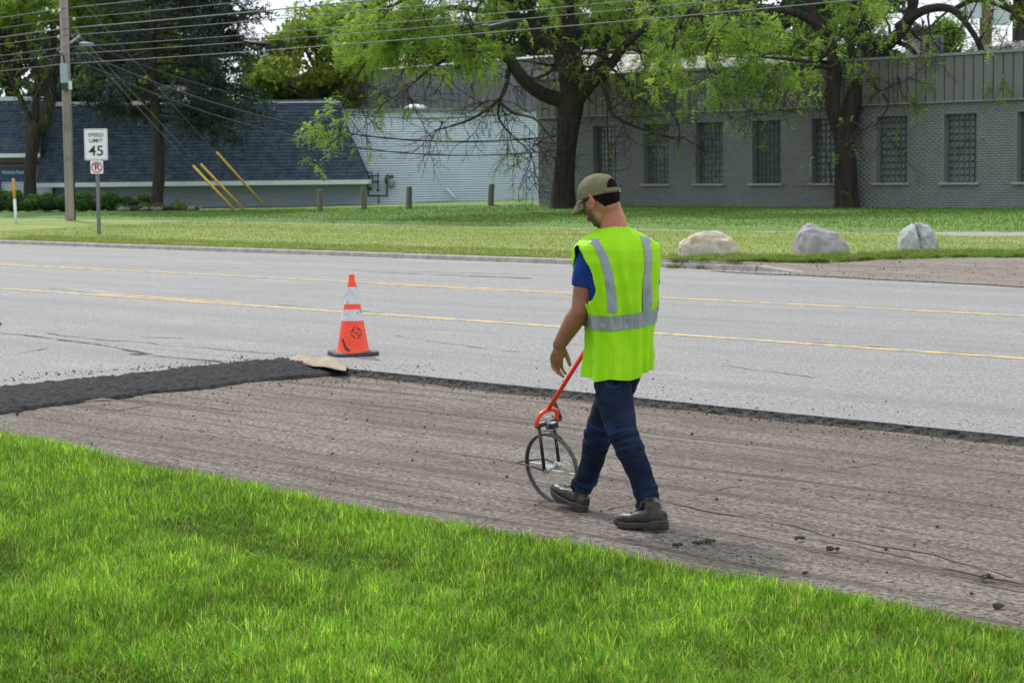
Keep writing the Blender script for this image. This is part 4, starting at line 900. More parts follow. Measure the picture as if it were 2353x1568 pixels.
def smooth_path(pts, k=4):
    out = []
    for i in range(len(pts) - 1):
        p0, p1, p2, p3 = pts[max(i - 1, 0)], pts[i], pts[i + 1], pts[min(i + 2, len(pts) - 1)]
        for j in range(k):
            t = j / k; out.append(.5 * ((2 * p1) + (p2 - p0) * t + (2 * p0 - 5 * p1 + 4 * p2 - p3) * t * t + (3 * p1 - p0 - 3 * p2 + p3) * t ** 3))
    out.append(pts[-1]); return out
def grow_tree(name, label, trunk, limbs, density=1.0, hang=1.0, ca=(.125, .26, .03), cb=(.41, .57, .09), leafy=lambda p: 1.0, fl=.20, nb=1.0):
    root = thing(name, trunk[0], label, 'tree')
    base = trunk[0]
    mb = MB(); tr = smooth_path(list(trunk), 5); rr = np.interp(np.linspace(0, 1, len(tr)), np.linspace(0, 1, len(trunk_r(trunk))), trunk_r(trunk))
    mb.tube(tr, list(rr), 18)
    for i in range(len(mb.v)):
        v = mb.v[i]; c = min(tr, key=lambda t: (t - v).length_squared); o_ = v - c; a = math.atan2(o_.y, o_.x)
        mb.v[i] = c + o_ * (1 + .10 * noise.noise(Vector((math.cos(a) * 2.5, math.sin(a) * 2.5, v.z * .7))) + .06 * noise.noise(Vector((math.cos(a) * 7, math.sin(a) * 7, v.z * 1.5))))
    mb.build('trunk', M_BARK, root, smooth=True)
    lb = MB(); tw = MB(); FP = []; FD = []
    for (pts, r0, r1) in limbs:
        sp = smooth_path(pts, 4); n = len(sp); lb_ = MB(); lb_.tube(sp, list(np.linspace(r0, r1, n)), 10); lb_.build('limb', M_BARK, root, smooth=True)
        Lt = sum((a - b).length for a, b in zip(sp[:-1], sp[1:])); ns = int(Lt * 2.3 * nb)
        for s in range(ns + 1):
            t = random.uniform(.22, 1) if s < ns else 1; p, d = lerp_path(sp, t)
            d2 = (d * .5 + rdir() * .9 + Vector((0, 0, -.02 * hang))).normalized(); L = random.uniform(1.1, 2.6) * (1.15 - .4 * t); r_ = max(.014, (r0 + (r1 - r0) * t) * .32)
            b1 = walk(p, d2, L, 7, .30, -.05 * hang); tw.tube(b1, list(np.linspace(r_, .010, 8)), 4, caps=False)
            for s2 in range(int(6 * nb) + 2):
                t2 = random.uniform(.2, 1); p2, dd2 = lerp_path(b1, t2); d3 = (dd2 * .6 + rdir() * .9).normalized(); L2 = random.uniform(.5, 1.2)
                b2 = walk(p2, d3, L2, 5, .40, -.07 * hang); tw.tube(b2, list(np.linspace(.012, .006, 6)), 3, caps=False)
                for s3 in range(3):
                    p3, dd3 = lerp_path(b2, random.uniform(.3, 1)); b3 = walk(p3, (dd3 + rdir() * .8), random.uniform(.2, .55), 3, .45, -.1 * hang); tw.tube(b3, [.006, .005, .004, .003], 3, caps=False)
                    k = leafy(p3)
                    nfr = 0 if random.random() > k else int(round(random.uniform(4, 10) * density * min(1.5, .4 + k + .6 * sm(130, 10, proj(p3)[1]))))
                    for f in range(nfr):
                        p4, dd4 = lerp_path(b3, random.uniform(.1, 1)); FP.append(tuple(p4)); FD.append(tuple((dd4 * .5 + rdir() * .8 + Vector((0, 0, -.08))).normalized()))
    o = tw.build('twigs', M_TWIG, root); 
    P = np.array(FP); D = np.array(FD); n = len(P); cl = np.array([noise.noise(Vector(p) * .55) for p in FP]); t = (np.clip(rng.random(n) * .7 + .15 + .9 * cl, 0, 1))[:, None]
    cols = np.array(ca) * (1 - t) + np.array(cb) * t; V, F, C = fronds(P, D, rng.uniform(.7, 1.25, n) * fl, cols)
    o = mesh_np('crown', V, F, M_LEAF, root, col=C); print(name, 'fronds', n, 'twig faces', len(tw.f)); return root
_TR = {}
def trunk_r(t): return _TR[id(t)]
def mk_trunk(pts, radii): L = list(pts); _TR[id(L)] = radii; return L
# ---- middle locust
pt = G(1293, 479); DT = pt.y; sc = DT / FPX
def T(px, py, dd=0.0): return W(px, py, DT + dd)
trk = mk_trunk([pt - UPZ * .2, pt + UPZ * .12, T(1296, 400), T(1302, 320), T(1308, 250), T(1311, 215)], [.50, .40, .325, .33, .40, .42])
limbs = [([T(1308, 235), T(1245, 215, -.4), T(1200, 180, -.8), T(1160, 120, -1.0), T(1130, 90, -1.4), T(1075, 70, -2), T(1010, 62, -2.5), T(930, 70, -3)], .26, .05),
         ([T(1308, 240), T(1296, 160, .2), T(1275, 110, .4), T(1235, 85, .6), T(1218, 20, .8), T(1212, -80, 1)], .25, .09),
         ([T(1311, 225), T(1312, 150), T(1306, 60, -.3), T(1300, -100, -.5), T(1290, -240, -.5)], .30, .12),
         ([T(1313, 235), T(1350, 185, .4), T(1385, 130, .7), T(1395, 60, .9), T(1410, -60, 1)], .24, .10),
         ([T(1318, 240), T(1370, 180, -.5), T(1405, 145, -1), T(1440, 100, -1.6), T(1490, 60, -2), T(1560, 30, -2.6)], .22, .06),
         ([T(1340, 175, .5), T(1327, 140, .7), T(1322, 60, 1.5), T(1330, -60, 2)], .18, .07),
         ([T(1383, 182, -.5), T(1392, 215, -.9), T(1405, 260, -1.2), T(1445, 285, -1.6), T(1500, 305, -2.0), T(1560, 322, -2.4)], .085, .02),
         ([T(1168, 160, -.8), T(1160, 205, -1.2), T(1140, 235, -1.6), T(1080, 275, -2), T(1000, 300, -2.4)], .085, .02),
         ([T(1145, 232, -1.5), T(1180, 260, -2), T(1230, 275, -2.3), T(1275, 330, -2.6)], .05, .015),
         ([T(1150, 228, -1.4), T(1145, 270, -1.3), T(1175, 310, -1.0), T(1215, 345, -.8)], .045, .015),
         ([T(1130, 90, -1.4), T(1060, 115, -2), T(980, 165, -3), T(930, 210, -3.3)], .10, .02),
         ([T(1212, 0, .8), T(1100, -10, 1), T(960, -20, .5), T(830, 20, 0), T(740, 70, -.5)], .14, .03),
         ([T(1306, -60), T(1180, -80, -2), T(1030, -40, -3), T(860, 30, -3)], .14, .03), ([T(1395, 60, .9), T(1500, -10, 1), T(1640, 20, .5), T(1720, 70, 0)], .13, .03),
         ([T(1218, 40, .8), T(1130, 30, 0), T(1010, 20, -.5), T(900, 90, -1), T(820, 170, -1.2), T(790, 240, -1.2)], .10, .02)]
def leafy_mid(p):
    x, y = proj(p)
    k = .97 - .76 * sm(90, 250, y)
    if x < 900: k = max(k, .72)
    if 950 < x < 1260 and 190 < y < 420: k *= .55
    if 1245 < x < 1375 and y > 230: k *= .06
    if 1140 < x < 1420 and 60 < y <= 240: k *= .38
    k *= sm(-.30, .12, noise.noise(p * .55)) * .9 + .1
    return k
grow_tree('honey_locust', 'spreading honey locust with thick dark trunk in front of the brick building corner', trk, limbs, 1.15, 1.0, leafy=leafy_mid, fl=.25)
# ---- right locust
pt = G(1945, 478); DT = pt.y
trk = mk_trunk([pt - UPZ * .2, pt + UPZ * .15, T(1944, 400), T(1940, 330), T(1936, 285)], [.42, .33, .285, .29, .34])
limbs = [([T(1930, 300), T(1912, 240), T(1918, 160), T(1908, 110, .3), T(1880, 60, .6), T(1860, 0, 1), T(1850, -120, 1)], .23, .12),
         ([T(1945, 300), T(1965, 210, .2), T(1985, 170, .3), T(2020, 120, 0), T(2080, 60, -.4), T(2100, -10, -.6), T(2110, -120, -.8)], .25, .13),
         ([T(1900, 85, .4), T(1850, 40, .2), T(1790, 22, 0), T(1730, 15, -.4), T(1660, 30, -.8)], .15, .05),
         ([T(2062, 65, -.3), T(2120, 25, -.8), T(2180, 20, -1.2), T(2220, 55, -1.5), T(2260, 120, -1.8), T(2285, 160, -2)], .15, .04),
         ([T(2045, 92, 0), T(2090, 110, -.3), T(2120, 150, -.5), T(2150, 185, -.8), T(2165, 240, -1), T(2180, 290, -1.2)], .08, .02),
         ([T(1990, 175, .3), T(1950, 100, 1), T(1960, 20, 1.5), T(1970, -80, 2)], .15, .07),
         ([T(1915, 200), T(1890, 225, -.5), T(1850, 240, -.9), T(1825, 260, -1)], .035, .012),
         ([T(1908, 115, .3), T(1870, 140, -.5), T(1800, 135, -1), T(1730, 130, -1.4)], .08, .02),
         ([T(2110, -60, -.6), T(2200, -60, -1), T(2300, 0, -1.5), T(2360, 80, -2)], .13, .03), ([T(1860, 0, 1), T(1780, -50, 1), T(1660, -30, .6), T(1570, 40, 0), T(1540, 130, 0)], .12, .03),
         ([T(2185, 25, -1.2), T(2250, 0, -1), T(2340, 40, -1), T(2400, 120, -1)], .08, .02), ([T(1985, 175, .3), T(2010, 200, -.6), T(2040, 240, -1), T(2010, 290, -1.2)], .05, .015), ([T(1730, 15, -.4), T(1660, 60, -1), T(1620, 130, -1.2), T(1660, 220, -1.4)], .06, .015)]
def leafy_r(p):
    x, y = proj(p); k = .97 - .65 * sm(130, 270, y)
    if 2060 < x < 2352 and y < 120: k *= .28
    if x > 2090 and 125 < y < 310: k = max(k, .8)
    if 1870 < x < 2060 and 50 < y: k *= .35
    k *= sm(-.30, .12, noise.noise(p * .55 + Vector((9, 0, 0)))) * .9 + .1
    return k
grow_tree('honey_locust', 'forked honey locust with mossy trunk before the right windows', trk, limbs, 1.1, 1.05, leafy=leafy_r, fl=.23)
# ---- left maple like tree
pt = G(70, 484); DT = pt.y
trk = mk_trunk([pt - UPZ * .2, pt + UPZ * .12, T(69, 420), T(72, 360), T(82, 300), T(90, 285)], [.36, .27, .235, .225, .26, .28])
limbs = [([T(84, 315), T(65, 265), T(35, 200, .3), T(10, 140, .5), T(0, 80, .6), T(20, 20, .6)], .13, .06),
         ([T(86, 310), T(82, 240, .3), T(85, 170, .4), T(60, 130, .5), T(52, 70, .6), T(55, 0, .6)], .16, .07),
         ([T(92, 305), T(115, 240), T(125, 160, 0), T(150, 110, .2), T(185, 60, .5), T(200, -20, .8)], .22, .10),
         ([T(120, 170), T(145, 130, -.3), T(180, 100, -.6), T(250, 60, -.8), T(310, 40, -1)], .10, .03), ([T(60, 110, .5), T(30, 85, .3), T(-20, 60, 0)], .05, .02),
         ([T(185, 40, .5), T(260, 20, 0), T(330, 60, -.5), T(345, 140, -.8)], .09, .02), ([T(125, 150, 0), T(120, 60, 1), T(110, -60, 1.5)], .12, .06), ([T(200, 0, .8), T(280, -40, .5), T(360, 10, 0)], .08, .02)]
def leafy_l(p):
    x, y = proj(p); return .85 if y < 60 or (180 < x < 400 and y < 190) else .12
grow_tree('street_tree', 'tree with slim forking trunk beside the blue sign at the far left', trk, limbs, 1.35, .5, ca=(.09, .21, .02), cb=(.26, .38, .04), leafy=leafy_l, fl=.28)
# ---- conifers
def pine(name, label, px, py, toppy, lean, span_px, y0, seed, dens=1.0, d=None):
    global DT
    random.seed(seed); p0 = G(px, py) if d is None else W(px, py, d); DT = p0.y; top = W(px + lean, toppy, DT); root = thing(name, p0, label, 'tree')
    r0 = .235; tp = [p0 - UPZ * .2, p0 + UPZ * .1] + [p0.lerp(top, t) + Vector((.12 * math.sin(t * 9), 0, 0)) for t in (.2, .4, .6, .8, 1)]
    mb = MB(); mb.tube(smooth_path(tp, 4), list(np.linspace(r0 * 1.15, .06, len(smooth_path(tp, 4)))), 14)
    for i, v in enumerate(mb.v): mb.v[i] = v + Vector((noise.noise(v * 3), noise.noise(v * 3 + Vector((3, 0, 0))), 0)) * .05
    mb.build('trunk', M_BARK, root, smooth=True)
    tw = MB(); P = []; Dr = []
    Ht = top.z - p0.z; zz = (y0 - 0)
    nbr = int(64 * dens)
    for i in range(nbr):
        t = y0 + (1 - y0) * (i + random.random()) / nbr; b = p0.lerp(top, t); sx = 1 if random.random() < .68 else -1
        an = random.gauss(0, .75) + (0 if sx > 0 else PI); tt = (t - y0) / (1 - y0); L = span_px * DT / FPX * (.35 + .75 * math.sin(PI * min(1, .22 + .8 * tt))) * random.uniform(.6, 1.05) * (1 if sx > 0 else .72)
        d = Vector((math.cos(an), math.sin(an) * .8, random.uniform(-.05, .22))); br = walk(b, d, L, 9, .13, -.055 if sx > 0 else -.02); tw.tube(br, list(np.linspace(.055, .014, 10)), 5, caps=False)
        for k in range(int(L * 9)):
            tb = random.uniform(.25, 1) ** .8; q, dq = lerp_path(br, tb); b2 = walk(q, dq * .5 + rdir() * Vector((1, 1, .35)).length * .55, random.uniform(.35, 1.0), 4, .3, -.02); tw.tube(b2, [.014, .012, .01, .008, .006], 3, caps=False)
            for m_ in range(16):
                q2, d2 = lerp_path(b2, random.random()); q2 = q2 + rdir() * .07
                P.append(tuple(q2)); Dr.append(tuple((d2 * .6 + rdir() * .8 + Vector((0, 0, .18))).normalized()))
    tw.build('branches', M_TWIG, root)
    P = np.array(P); D = np.array(Dr); n = len(P); cl = np.array([noise.noise(Vector(p) * .8) for p in P]); L = rng.uniform(.10, .22, n); s = np.cross(D, rng.normal(0, 1, (n, 3))); s /= np.linalg.norm(s, axis=1)[:, None]
    V = []
    t_ = np.clip(.5 + cl + rng.normal(0, .15, n), 0, 1)[:, None]; C = np.array((.012, .036, .030)) * (1 - t_) + np.array((.045, .095, .065)) * t_; br_ = rng.random(n) < .05; C[br_] = (.07, .05, .035)
    w_ = .028
    V = np.stack([P - s * w_, P + s * w_, P + D * L[:, None]], 1).reshape(-1, 3); F = np.arange(n * 3).reshape(-1, 3)
    mesh_np('crown', V, F, M_NEED, root, col=np.repeat(C, 3, 0)); print(name, n)
pine('pine_tree', 'dark blue green pine with bare lower trunk before the mansard roof', 360, 478, -190, -6, 250, .29, 11, 1.75, d=75.2)
random.seed(5)
# ---- trees behind the buildings
def far_tree(px, pyb, pyt, wpx, d, ca, cb, label, n=9000, leaf=.34, seed=0, shape=1.0, gaps=.0):
    c0 = W(px, pyb, d); t0 = W(px, pyt, d); Ht = t0.z - c0.z; R = wpx * d / FPX / 2; base = Vector((c0.x, c0.y, .5)); root = thing('background_tree', base, label, 'tree', 'trees behind the buildings')
    mb = MB(); mb.tube([base, Vector((c0.x, c0.y, c0.z + Ht * .3)), Vector((c0.x + .3, c0.y, c0.z + Ht * .8))], [.4, .3, .08], 8)
    rs = np.random.default_rng(seed + 100); nb_ = 46; B = []
    for i in range(nb_):
        a = rs.uniform(0, 2 * PI); z = rs.uniform(0, 1); rr = R * (math.sin(PI * (.12 + .80 * z ** .85)) ** .7) * math.sqrt(rs.uniform(.1, 1)) * shape
        B.append((c0.x + rr * math.cos(a), c0.y + rr * math.sin(a) * .8, c0.z + Ht * z, R * rs.uniform(.13, .30)))
        if i % 3 == 0: mb.tube([Vector((c0.x, c0.y, c0.z + Ht * z * .6)), Vector(B[-1][:3])], [.12, .03], 5, caps=False)
    mb.build('trunk', M_BARK, root)
    B = np.array(B); idx = rs.integers(0, nb_, n); v = rs.normal(0, 1, (n, 3)); v /= np.linalg.norm(v, axis=1)[:, None]; rad = rs.random(n) ** .45
    P = B[idx, :3] + v * (B[idx, 3] * rad)[:, None] * np.array([1.2, 1.2, .8]); P += rs.normal(0, .14, P.shape)
    cl = np.array([noise.noise(Vector(p) * .35) for p in B[:, :3]])[idx]; t = np.clip(.5 + .9 * cl + rs.normal(0, .2, n), 0, 1)[:, None]
    cols = np.array(ca) * (1 - t) + np.array(cb) * t; V, F, C = leaf_cards(P, rs.uniform(.6, 1.3, n) * leaf, cols, .6); mesh_np('crown', V, F, M_LEAF, root, col=C)
YG = ((.10, .17, .022), (.27, .34, .05)); MG = ((.045, .11, .03), (.12, .21, .05)); DG = ((.028, .075, .040), (.07, .14, .07)); BG = ((.05, .10, .075), (.10, .17, .11))
for i, (px, pyb, pyt, wpx, d, cc, lab, n) in enumerate((
    (30, 300, -80, 330, 96, DG, 'dense deep green tree behind the far left roof', 13000), (230, 260, -60, 300, 100, MG, 'mid green tree behind the utility pole', 12000), (210, 300, 110, 260, 92, DG, 'low dark tree just above the mansard roof line by the pole', 9000), (420, 270, 20, 260, 104, MG, 'mid green tree mostly hidden by the dark pine', 9000),
    (730, 300, 40, 320, 108, YG, 'bright yellow green tree left of the metal hall', 12000), (640, 290, 95, 170, 112, YG, 'small bright green tree at the left end of the metal hall', 6000), (890, 230, 20, 300, 118, YG, 'bright green tree behind the middle of the metal hall', 11000), (1090, 200, 60, 240, 122, BG, 'bluish green tree seen under the middle tree limb', 7000),
    (1230, 220, -40, 260, 112, MG, 'mid green tree behind the left half of the middle crown', 9000), (1440, 180, 20, 230, 114, YG, 'yellow green tree over the pink roof, left one', 8000), (1400, 190, -60, 300, 125, BG, 'tall bluish tree over the pink roof', 9000), (1590, 180, -30, 300, 112, MG, 'full green tree behind the pink roof', 11000), (1640, 150, 75, 170, 103, YG, 'low yellow green tree just above the pink roof', 5000), (1790, 170, -60, 300, 110, MG, 'full green tree left of the forked trunk', 11000),
    (1980, 180, -40, 220, 118, BG, 'bluish green tree behind the forked trunk', 6000), (2115, 150, 72, 80, 116, BG, 'small distant tree in the bright gap right of the fork', 2200), (2170, 150, 60, 70, 106, MG, 'narrow pointed tree beside the rooftop units', 1800), (2340, 40, -160, 120, 104, YG, 'light green tree at the top right corner', 1200))):
    far_tree(px, pyb, pyt, wpx, d, cc[0], cc[1], lab, n, seed=i)
# ---- hedge and planting bed
def hedge(name, label, px0, px1, pyb, pyt, n, d):
    a, b = W(px0, pyb, d), W(px1, pyb, d); zt_ = W((px0 + px1) / 2, pyt, d).z; root = thing(name, ((a.x + b.x) / 2, d, a.z), label, 'hedge'); nb_ = int((b.x - a.x) / .55); B = []
    core = MB()
    for i in range(nb_):
        x = a.x + (b.x - a.x) * (i + .5) / nb_; z0 = a.z + (b.z - a.z) * (i + .5) / nb_; h = (zt_ - a.z) * random.uniform(.82, 1.05)
        for k in range(2): B.append((x + random.uniform(-.1, .1), d + random.uniform(-.12, .5), z0 + h * (.35 + .32 * k), .40 - .08 * k, h * .40))
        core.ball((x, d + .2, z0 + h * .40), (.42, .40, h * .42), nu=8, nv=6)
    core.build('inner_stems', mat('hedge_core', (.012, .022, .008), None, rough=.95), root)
    B = np.array(B); idx = rng.integers(0, len(B), n); v = rng.normal(0, 1, (n, 3)); v /= np.linalg.norm(v, axis=1)[:, None]
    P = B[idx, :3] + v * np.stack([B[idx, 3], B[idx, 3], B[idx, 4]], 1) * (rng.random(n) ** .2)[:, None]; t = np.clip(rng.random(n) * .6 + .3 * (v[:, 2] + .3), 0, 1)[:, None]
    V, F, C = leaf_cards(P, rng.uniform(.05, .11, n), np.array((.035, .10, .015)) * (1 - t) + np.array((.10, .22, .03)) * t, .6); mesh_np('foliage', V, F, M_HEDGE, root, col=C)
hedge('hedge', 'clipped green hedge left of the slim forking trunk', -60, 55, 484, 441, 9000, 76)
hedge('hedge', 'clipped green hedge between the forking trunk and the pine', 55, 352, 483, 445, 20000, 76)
bedp = W(365, 481, 75)
bed = thing('planting_bed', bedp, 'low stony planting bed with weeds around the pine trunk', 'planting bed')
mb = MB(); mb.ball((bedp.x, bedp.y + .3, bedp.z - .02), (1.45, .8, .16), nu=24, nv=8); 
for i, v in enumerate(mb.v): mb.v[i] = v + Vector((0, 0, noise.noise(v * 4) * .05))
mb.build('soil_mound', mat('mulch', (.03, .022, .018), (.08, .055, .045), scale=14, rough=.95, bump=.02), bed, smooth=True)
M_RK = mat('bed_rock', (.16, .15, .14), (.30, .28, .27), scale=12, rough=.9, bump=.02)
for i in range(22):
    x = bedp.x + random.uniform(-1.35, 1.35); s = random.uniform(.07, .17); mb = MB(); c = Vector((x, bedp.y - .5 + random.uniform(-.12, .4), bedp.z + .03)); mb.ball(c, (s, s * .7, s * .6), nu=8, nv=6)
    for j, v in enumerate(mb.v): mb.v[j] = v + Vector((noise.noise(v * 9), 0, noise.noise(v * 9 + Vector((4, 0, 0))))) * s * .5
    mb.build('rock', M_RK, bed)
n = 5000; P = np.stack([bedp.x + rng.normal(0, .65, n).clip(-1.5, 1.4), bedp.y + rng.uniform(-.5, .6, n), np.zeros(n)], 1); hh = np.array([max(0, .25 + .9 * noise.noise(Vector((a * 2.2, b * 2, 0)))) for a, b in P[:, :2]]) * .34
P[:, 2] = bedp.z + .06 + rng.random(n) * hh; V, F, C = leaf_cards(P, rng.uniform(.04, .10, n), grass_cols(n, (.05, .11, .03), (.13, .2, .06), (.22, .27, .12), .15), .5); o = mesh_np('weeds', V, F, M_HEDGE, bed, col=C); o['kind'] = 'stuff'
# ================================================================== TRAFFIC CONE
M_CONE = mat('cone_orange', (.92, .055, .012), (.98, .075, .016), scale=9, rough=.45, c3=(.62, .05, .02), s3=9, lo3=.62, hi3=.72)
M_COLL = mat('dirty_white_collar', (.50, .50, .55), (.66, .66, .70), scale=20, rough=.35, c3=(.30, .25, .24), s3=14, lo3=.56, hi3=.68)
M_RUB = mat('black_rubber', (.018, .020, .024), (.045, .048, .052), scale=15, rough=.6)
def cone(p, label, rot=.35):
    c = thing('traffic_cone', p, label, 'traffic cone')
    Hc = .745; s = Hc / .71
    def R(z): return .150 * s - (.150 - .034) * s * (z / (.66 * s)) if z < .66 * s else .028 * s
    def ring(za, zb, off, nm, m, par, n=3, cap=False):
        mb = MB(); zs = np.linspace(za, zb, n); pts = [p + UPZ * float(z) for z in zs]; mb.tube(pts, [R(float(z)) + off for z in zs], 40, caps=cap); return mb.build(nm, m, par, smooth=True)
    mb = MB(); zs = [.022, .03] + list(np.linspace(.05, .66 * s, 12)) + [.662 * s, .70 * s, .71 * s, .712 * s]; rs = [.165 * s, .155 * s] + [R(float(z)) for z in np.linspace(.05, .66 * s, 12)] + [.027 * s, .025 * s, .021 * s, .006]
    mb.tube([p + UPZ * float(z) for z in zs], rs, 40); body = mb.build('cone_body', M_CONE, c, smooth=True)
    ring(.305 * s, .405 * s, .003, 'reflective_collar', M_COLL, c); ring(.45 * s, .60 * s, .003, 'reflective_collar', M_COLL, c)
    mb = MB(); n = 48; pts = []
    for lay, (zz, sc) in enumerate(((.0, .98), (.004, 1.0), (.026, 1.0), (.034, .97), (.036, .60))):
        for k in range(n):
            t = 2 * PI * k / n; e = 4.5; r = .205 * s * sc / ((abs(math.cos(t)) ** e + abs(math.sin(t)) ** e) ** (1 / e)); pts.append(p + Vector((r * math.cos(t + rot), r * math.sin(t + rot), zz + .006 * math.cos(t * 2 + 1) * (lay > 0))))
    f = [(l * n + k, l * n + (k + 1) % n, (l + 1) * n + (k + 1) % n, (l + 1) * n + k) for l in range(4) for k in range(n)] + [tuple(range(n))[::-1], tuple(4 * n + k for k in range(n))]
    MB().add(pts, f).build('rubber_base', M_RUB, c, smooth=False)
    def on(z, a, off=.0022): r = R(z) + off; aa = a - PI / 2; return p + Vector((r * math.cos(aa), r * math.sin(aa), z))
    # black diamond mark of four corner strokes, scuffs
    mk = MB(); cz, ca = .205 * s, .36; k_ = 1 / R(cz)
    def stroke(x0, z0, x1, z1, w, mb_):
        d = Vector((x1 - x0, z1 - z0)); L_ = d.length; d /= L_; nn_ = Vector((-d.y, d.x)); m = max(1, int(L_ / .01)); vs = []
        for i in range(m + 1):
            for sgn_ in (-1, 1): t = i / m; xx = x0 + d.x * L_ * t + nn_.x * w * sgn_ / 2; zz = z0 + d.y * L_ * t + nn_.y * w * sgn_ / 2; vs.append(on(zz, ca + xx * k_))
        mb_.add(vs, [(2 * i, 2 * i + 2, 2 * i + 3, 2 * i + 1) for i in range(m)])
    D2 = .056
    for (a0, b0, a1, b1) in ((-1, .12, -.12, 1), (.2, .92, 1, .15), (1, -.12, .12, -1), (-.2, -.92, -1, -.15)): stroke(a0 * D2, cz + b0 * D2, a1 * D2, cz + b1 * D2, .008, mk)
    for (a0, b0, a1, b1) in ((-.62, .25, -.35, .5), (.3, .62, .35, .3), (.3, .62, .62, .5), (-.65, -.6, -.3, -.62), (-.62, .25, -.3, .1), (.5, -.5, .25, -.3), (-.25, .02, .25, .02), (-.2, -.08, .2, -.08)): stroke(a0 * D2, cz + b0 * D2, a1 * D2, cz + b1 * D2, .006, mk)
    mk.build('diamond_mark', M_BLACK, body)
    ca = -.55; mk = MB(); stroke(-.02, .16, .035, .055, .014, mk); stroke(-.028, .15, .02, .06, .005, mk); stroke(.022, .075, .05, .045, .02, mk); mk.build('scuff_mark', mat('scuff', (.09, .04, .04), None, rough=.8), body)
    ca = -.1; mk = MB(); stroke(-.02, .405 * s, -.015, .33, .006, mk); stroke(-.015, .34, -.02, .31, .010, mk); mk.build('collar_tear', M_CONE, body)
    return c
M_BLACK2 = M_BLACK
p = G(811, 817) if False else plane_pt(811, 815, ROADZ)
cone(p, 'orange traffic cone with two dirty white collars on the grey road')
cone(plane_pt(-46, 748, ROADZ), 'second traffic cone, only the rubber base corner entering at the left frame edge', rot=.0)
# ------------------------------------------------------------------ tan paper at the ramp tip
M_PAPER = mat('tan_paper', (.28, .22, .15), (.38, .31, .22), scale=6, rough=.85, bump=.004, bscale=20, c3=(.22, .17, .115), s3=5, lo3=.52, hi3=.75)
nearl = [(632, 829), (662, 834), (690, 838), (720, 845), (745, 846), (770, 852), (794, 856)]; farl = [(640, 826), (672, 826), (690, 820), (722, 824), (748, 822), (775, 833), (800, 843)]
V = []; n = 60; m = 14
NL = [plane_pt(*a, ROADZ) for a in nearl]; FL = [plane_pt(*a, ROADZ) for a in farl]
hz = np.interp(np.linspace(0, 1, n), [0, .15, .3, .45, .55, .7, .85, 1], [.0, .01, .05, .045, .02, .05, .045, .01])
for i in range(n):
    t = i / (n - 1); a = smooth_at(NL, t) if False else NL[min(int(t * 6), 5)].lerp(NL[min(int(t * 6), 5) + 1], t * 6 - min(int(t * 6), 5)); b = FL[min(int(t * 6), 5)].lerp(FL[min(int(t * 6), 5) + 1], t * 6 - min(int(t * 6), 5))
    a.z = ROADZ + .016; b.z = ROADZ + .006; b = a + (b - a) * 1.0
    for j in range(m):
        s = j / (m - 1); p = a.lerp(b, s); p.z += hz[i] * math.sin(PI * min(1, s * 1.1)) + .006 * noise.noise(Vector((i * .25, j * .5, 0))); V.append(tuple(p))
F = [(i * m + j, (i + 1) * m + j, (i + 1) * m + j + 1, i * m + j + 1) for i in range(n - 1) for j in range(m - 1)]
o = mesh_np('paper_sheet', V, F, M_PAPER, smooth=True); o.modifiers.new('s', 'SOLIDIFY').thickness = .003; tag(o, 'crumpled tan paper strip at the tip of the black asphalt ramp', 'paper')
mb = MB(); a, b = plane_pt(195, 926, .02), plane_pt(268, 922, .02); a.z = b.z = .03; mb.tube([a, a.lerp(b, .5) + Vector((0, .02, .01)), b], [.006, .012, .004], 5); o = mb.build('paper_scrap', M_PAPER); tag(o, 'thin tan paper scrap at the lower edge of the black asphalt ramp', 'paper scrap')
# ================================================================== MEASURING WHEEL
M_TIRE = mat('grey_rubber_tyre', (.07, .07, .065), (.13, .13, .12), scale=30, rough=.75); M_ORG = mat('bright_orange_paint', (.88, .06, .02), None, rough=.3); M_BLKM = mat('black_metal', (.018, .018, .02), None, rough=.35)
M_CHR = mat('dull_chrome', (.45, .47, .48), (.6, .62, .62), scale=20, rough=.35, metal=.8)
DW = CAMH * FPX / (1153 - 399.0)
def WW(px, py, d=0.0): return W(px, py, DW + d)
mw = thing('measuring_wheel', plane_pt(1275, 1153, 0), 'orange and black walking measuring wheel rolling beside the worker', 'measuring wheel')
hd = Dd.copy(); hd = (hd * .99 + Vector((-.05, 0, 0))).normalized()
ctr = WW(1274, 1072); RWH = (WW(1274, 990).z - WW(1274, 1153).z) / 2
tilt = math.radians(9); axl = Vector((-hd.y, hd.x, 0)); axl = -axl if axl.x < 0 else axl       # axle, pointing right and away
axl = (axl * math.cos(tilt) + UPZ * math.sin(tilt)).normalized(); e2 = hd.cross(axl).normalized(); e2 = e2 if e2.z > 0 else -e2
ctr = plane_pt(1277, 1153, 0) + e2 * RWH
def wp(a, r, w=0.0): return ctr + hd * (r * math.cos(a)) + e2 * (r * math.sin(a)) + axl * w
n = 72; prof_ = [(RWH, -.0085), (RWH, .0085), (RWH - .005, .0115), (RWH - .011, .010), (RWH - .013, .0), (RWH - .011, -.010), (RWH - .005, -.0115)]
V = [wp(2 * PI * i / n, r, w_) for i in range(n) for r, w_ in prof_]; k = len(prof_); tyre = MB().add(V, [(i * k + j, i * k + (j + 1) % k, ((i + 1) % n) * k + (j + 1) % k, ((i + 1) % n) * k + j) for i in range(n) for j in range(k)]).build('tyre', M_TIRE, mw, smooth=True)
prof_ = [(RWH - .0115, -.009), (RWH - .0115, .009), (RWH - .016, .007), (RWH - .016, -.007)]; k = 4
V = [wp(2 * PI * i / n, r, w_) for i in range(n) for r, w_ in prof_]; MB().add(V, [(i * k + j, i * k + (j + 1) % k, ((i + 1) % n) * k + (j + 1) % k, ((i + 1) % n) * k + j) for i in range(n) for j in range(k)]).build('rim', M_BLKM, tyre)
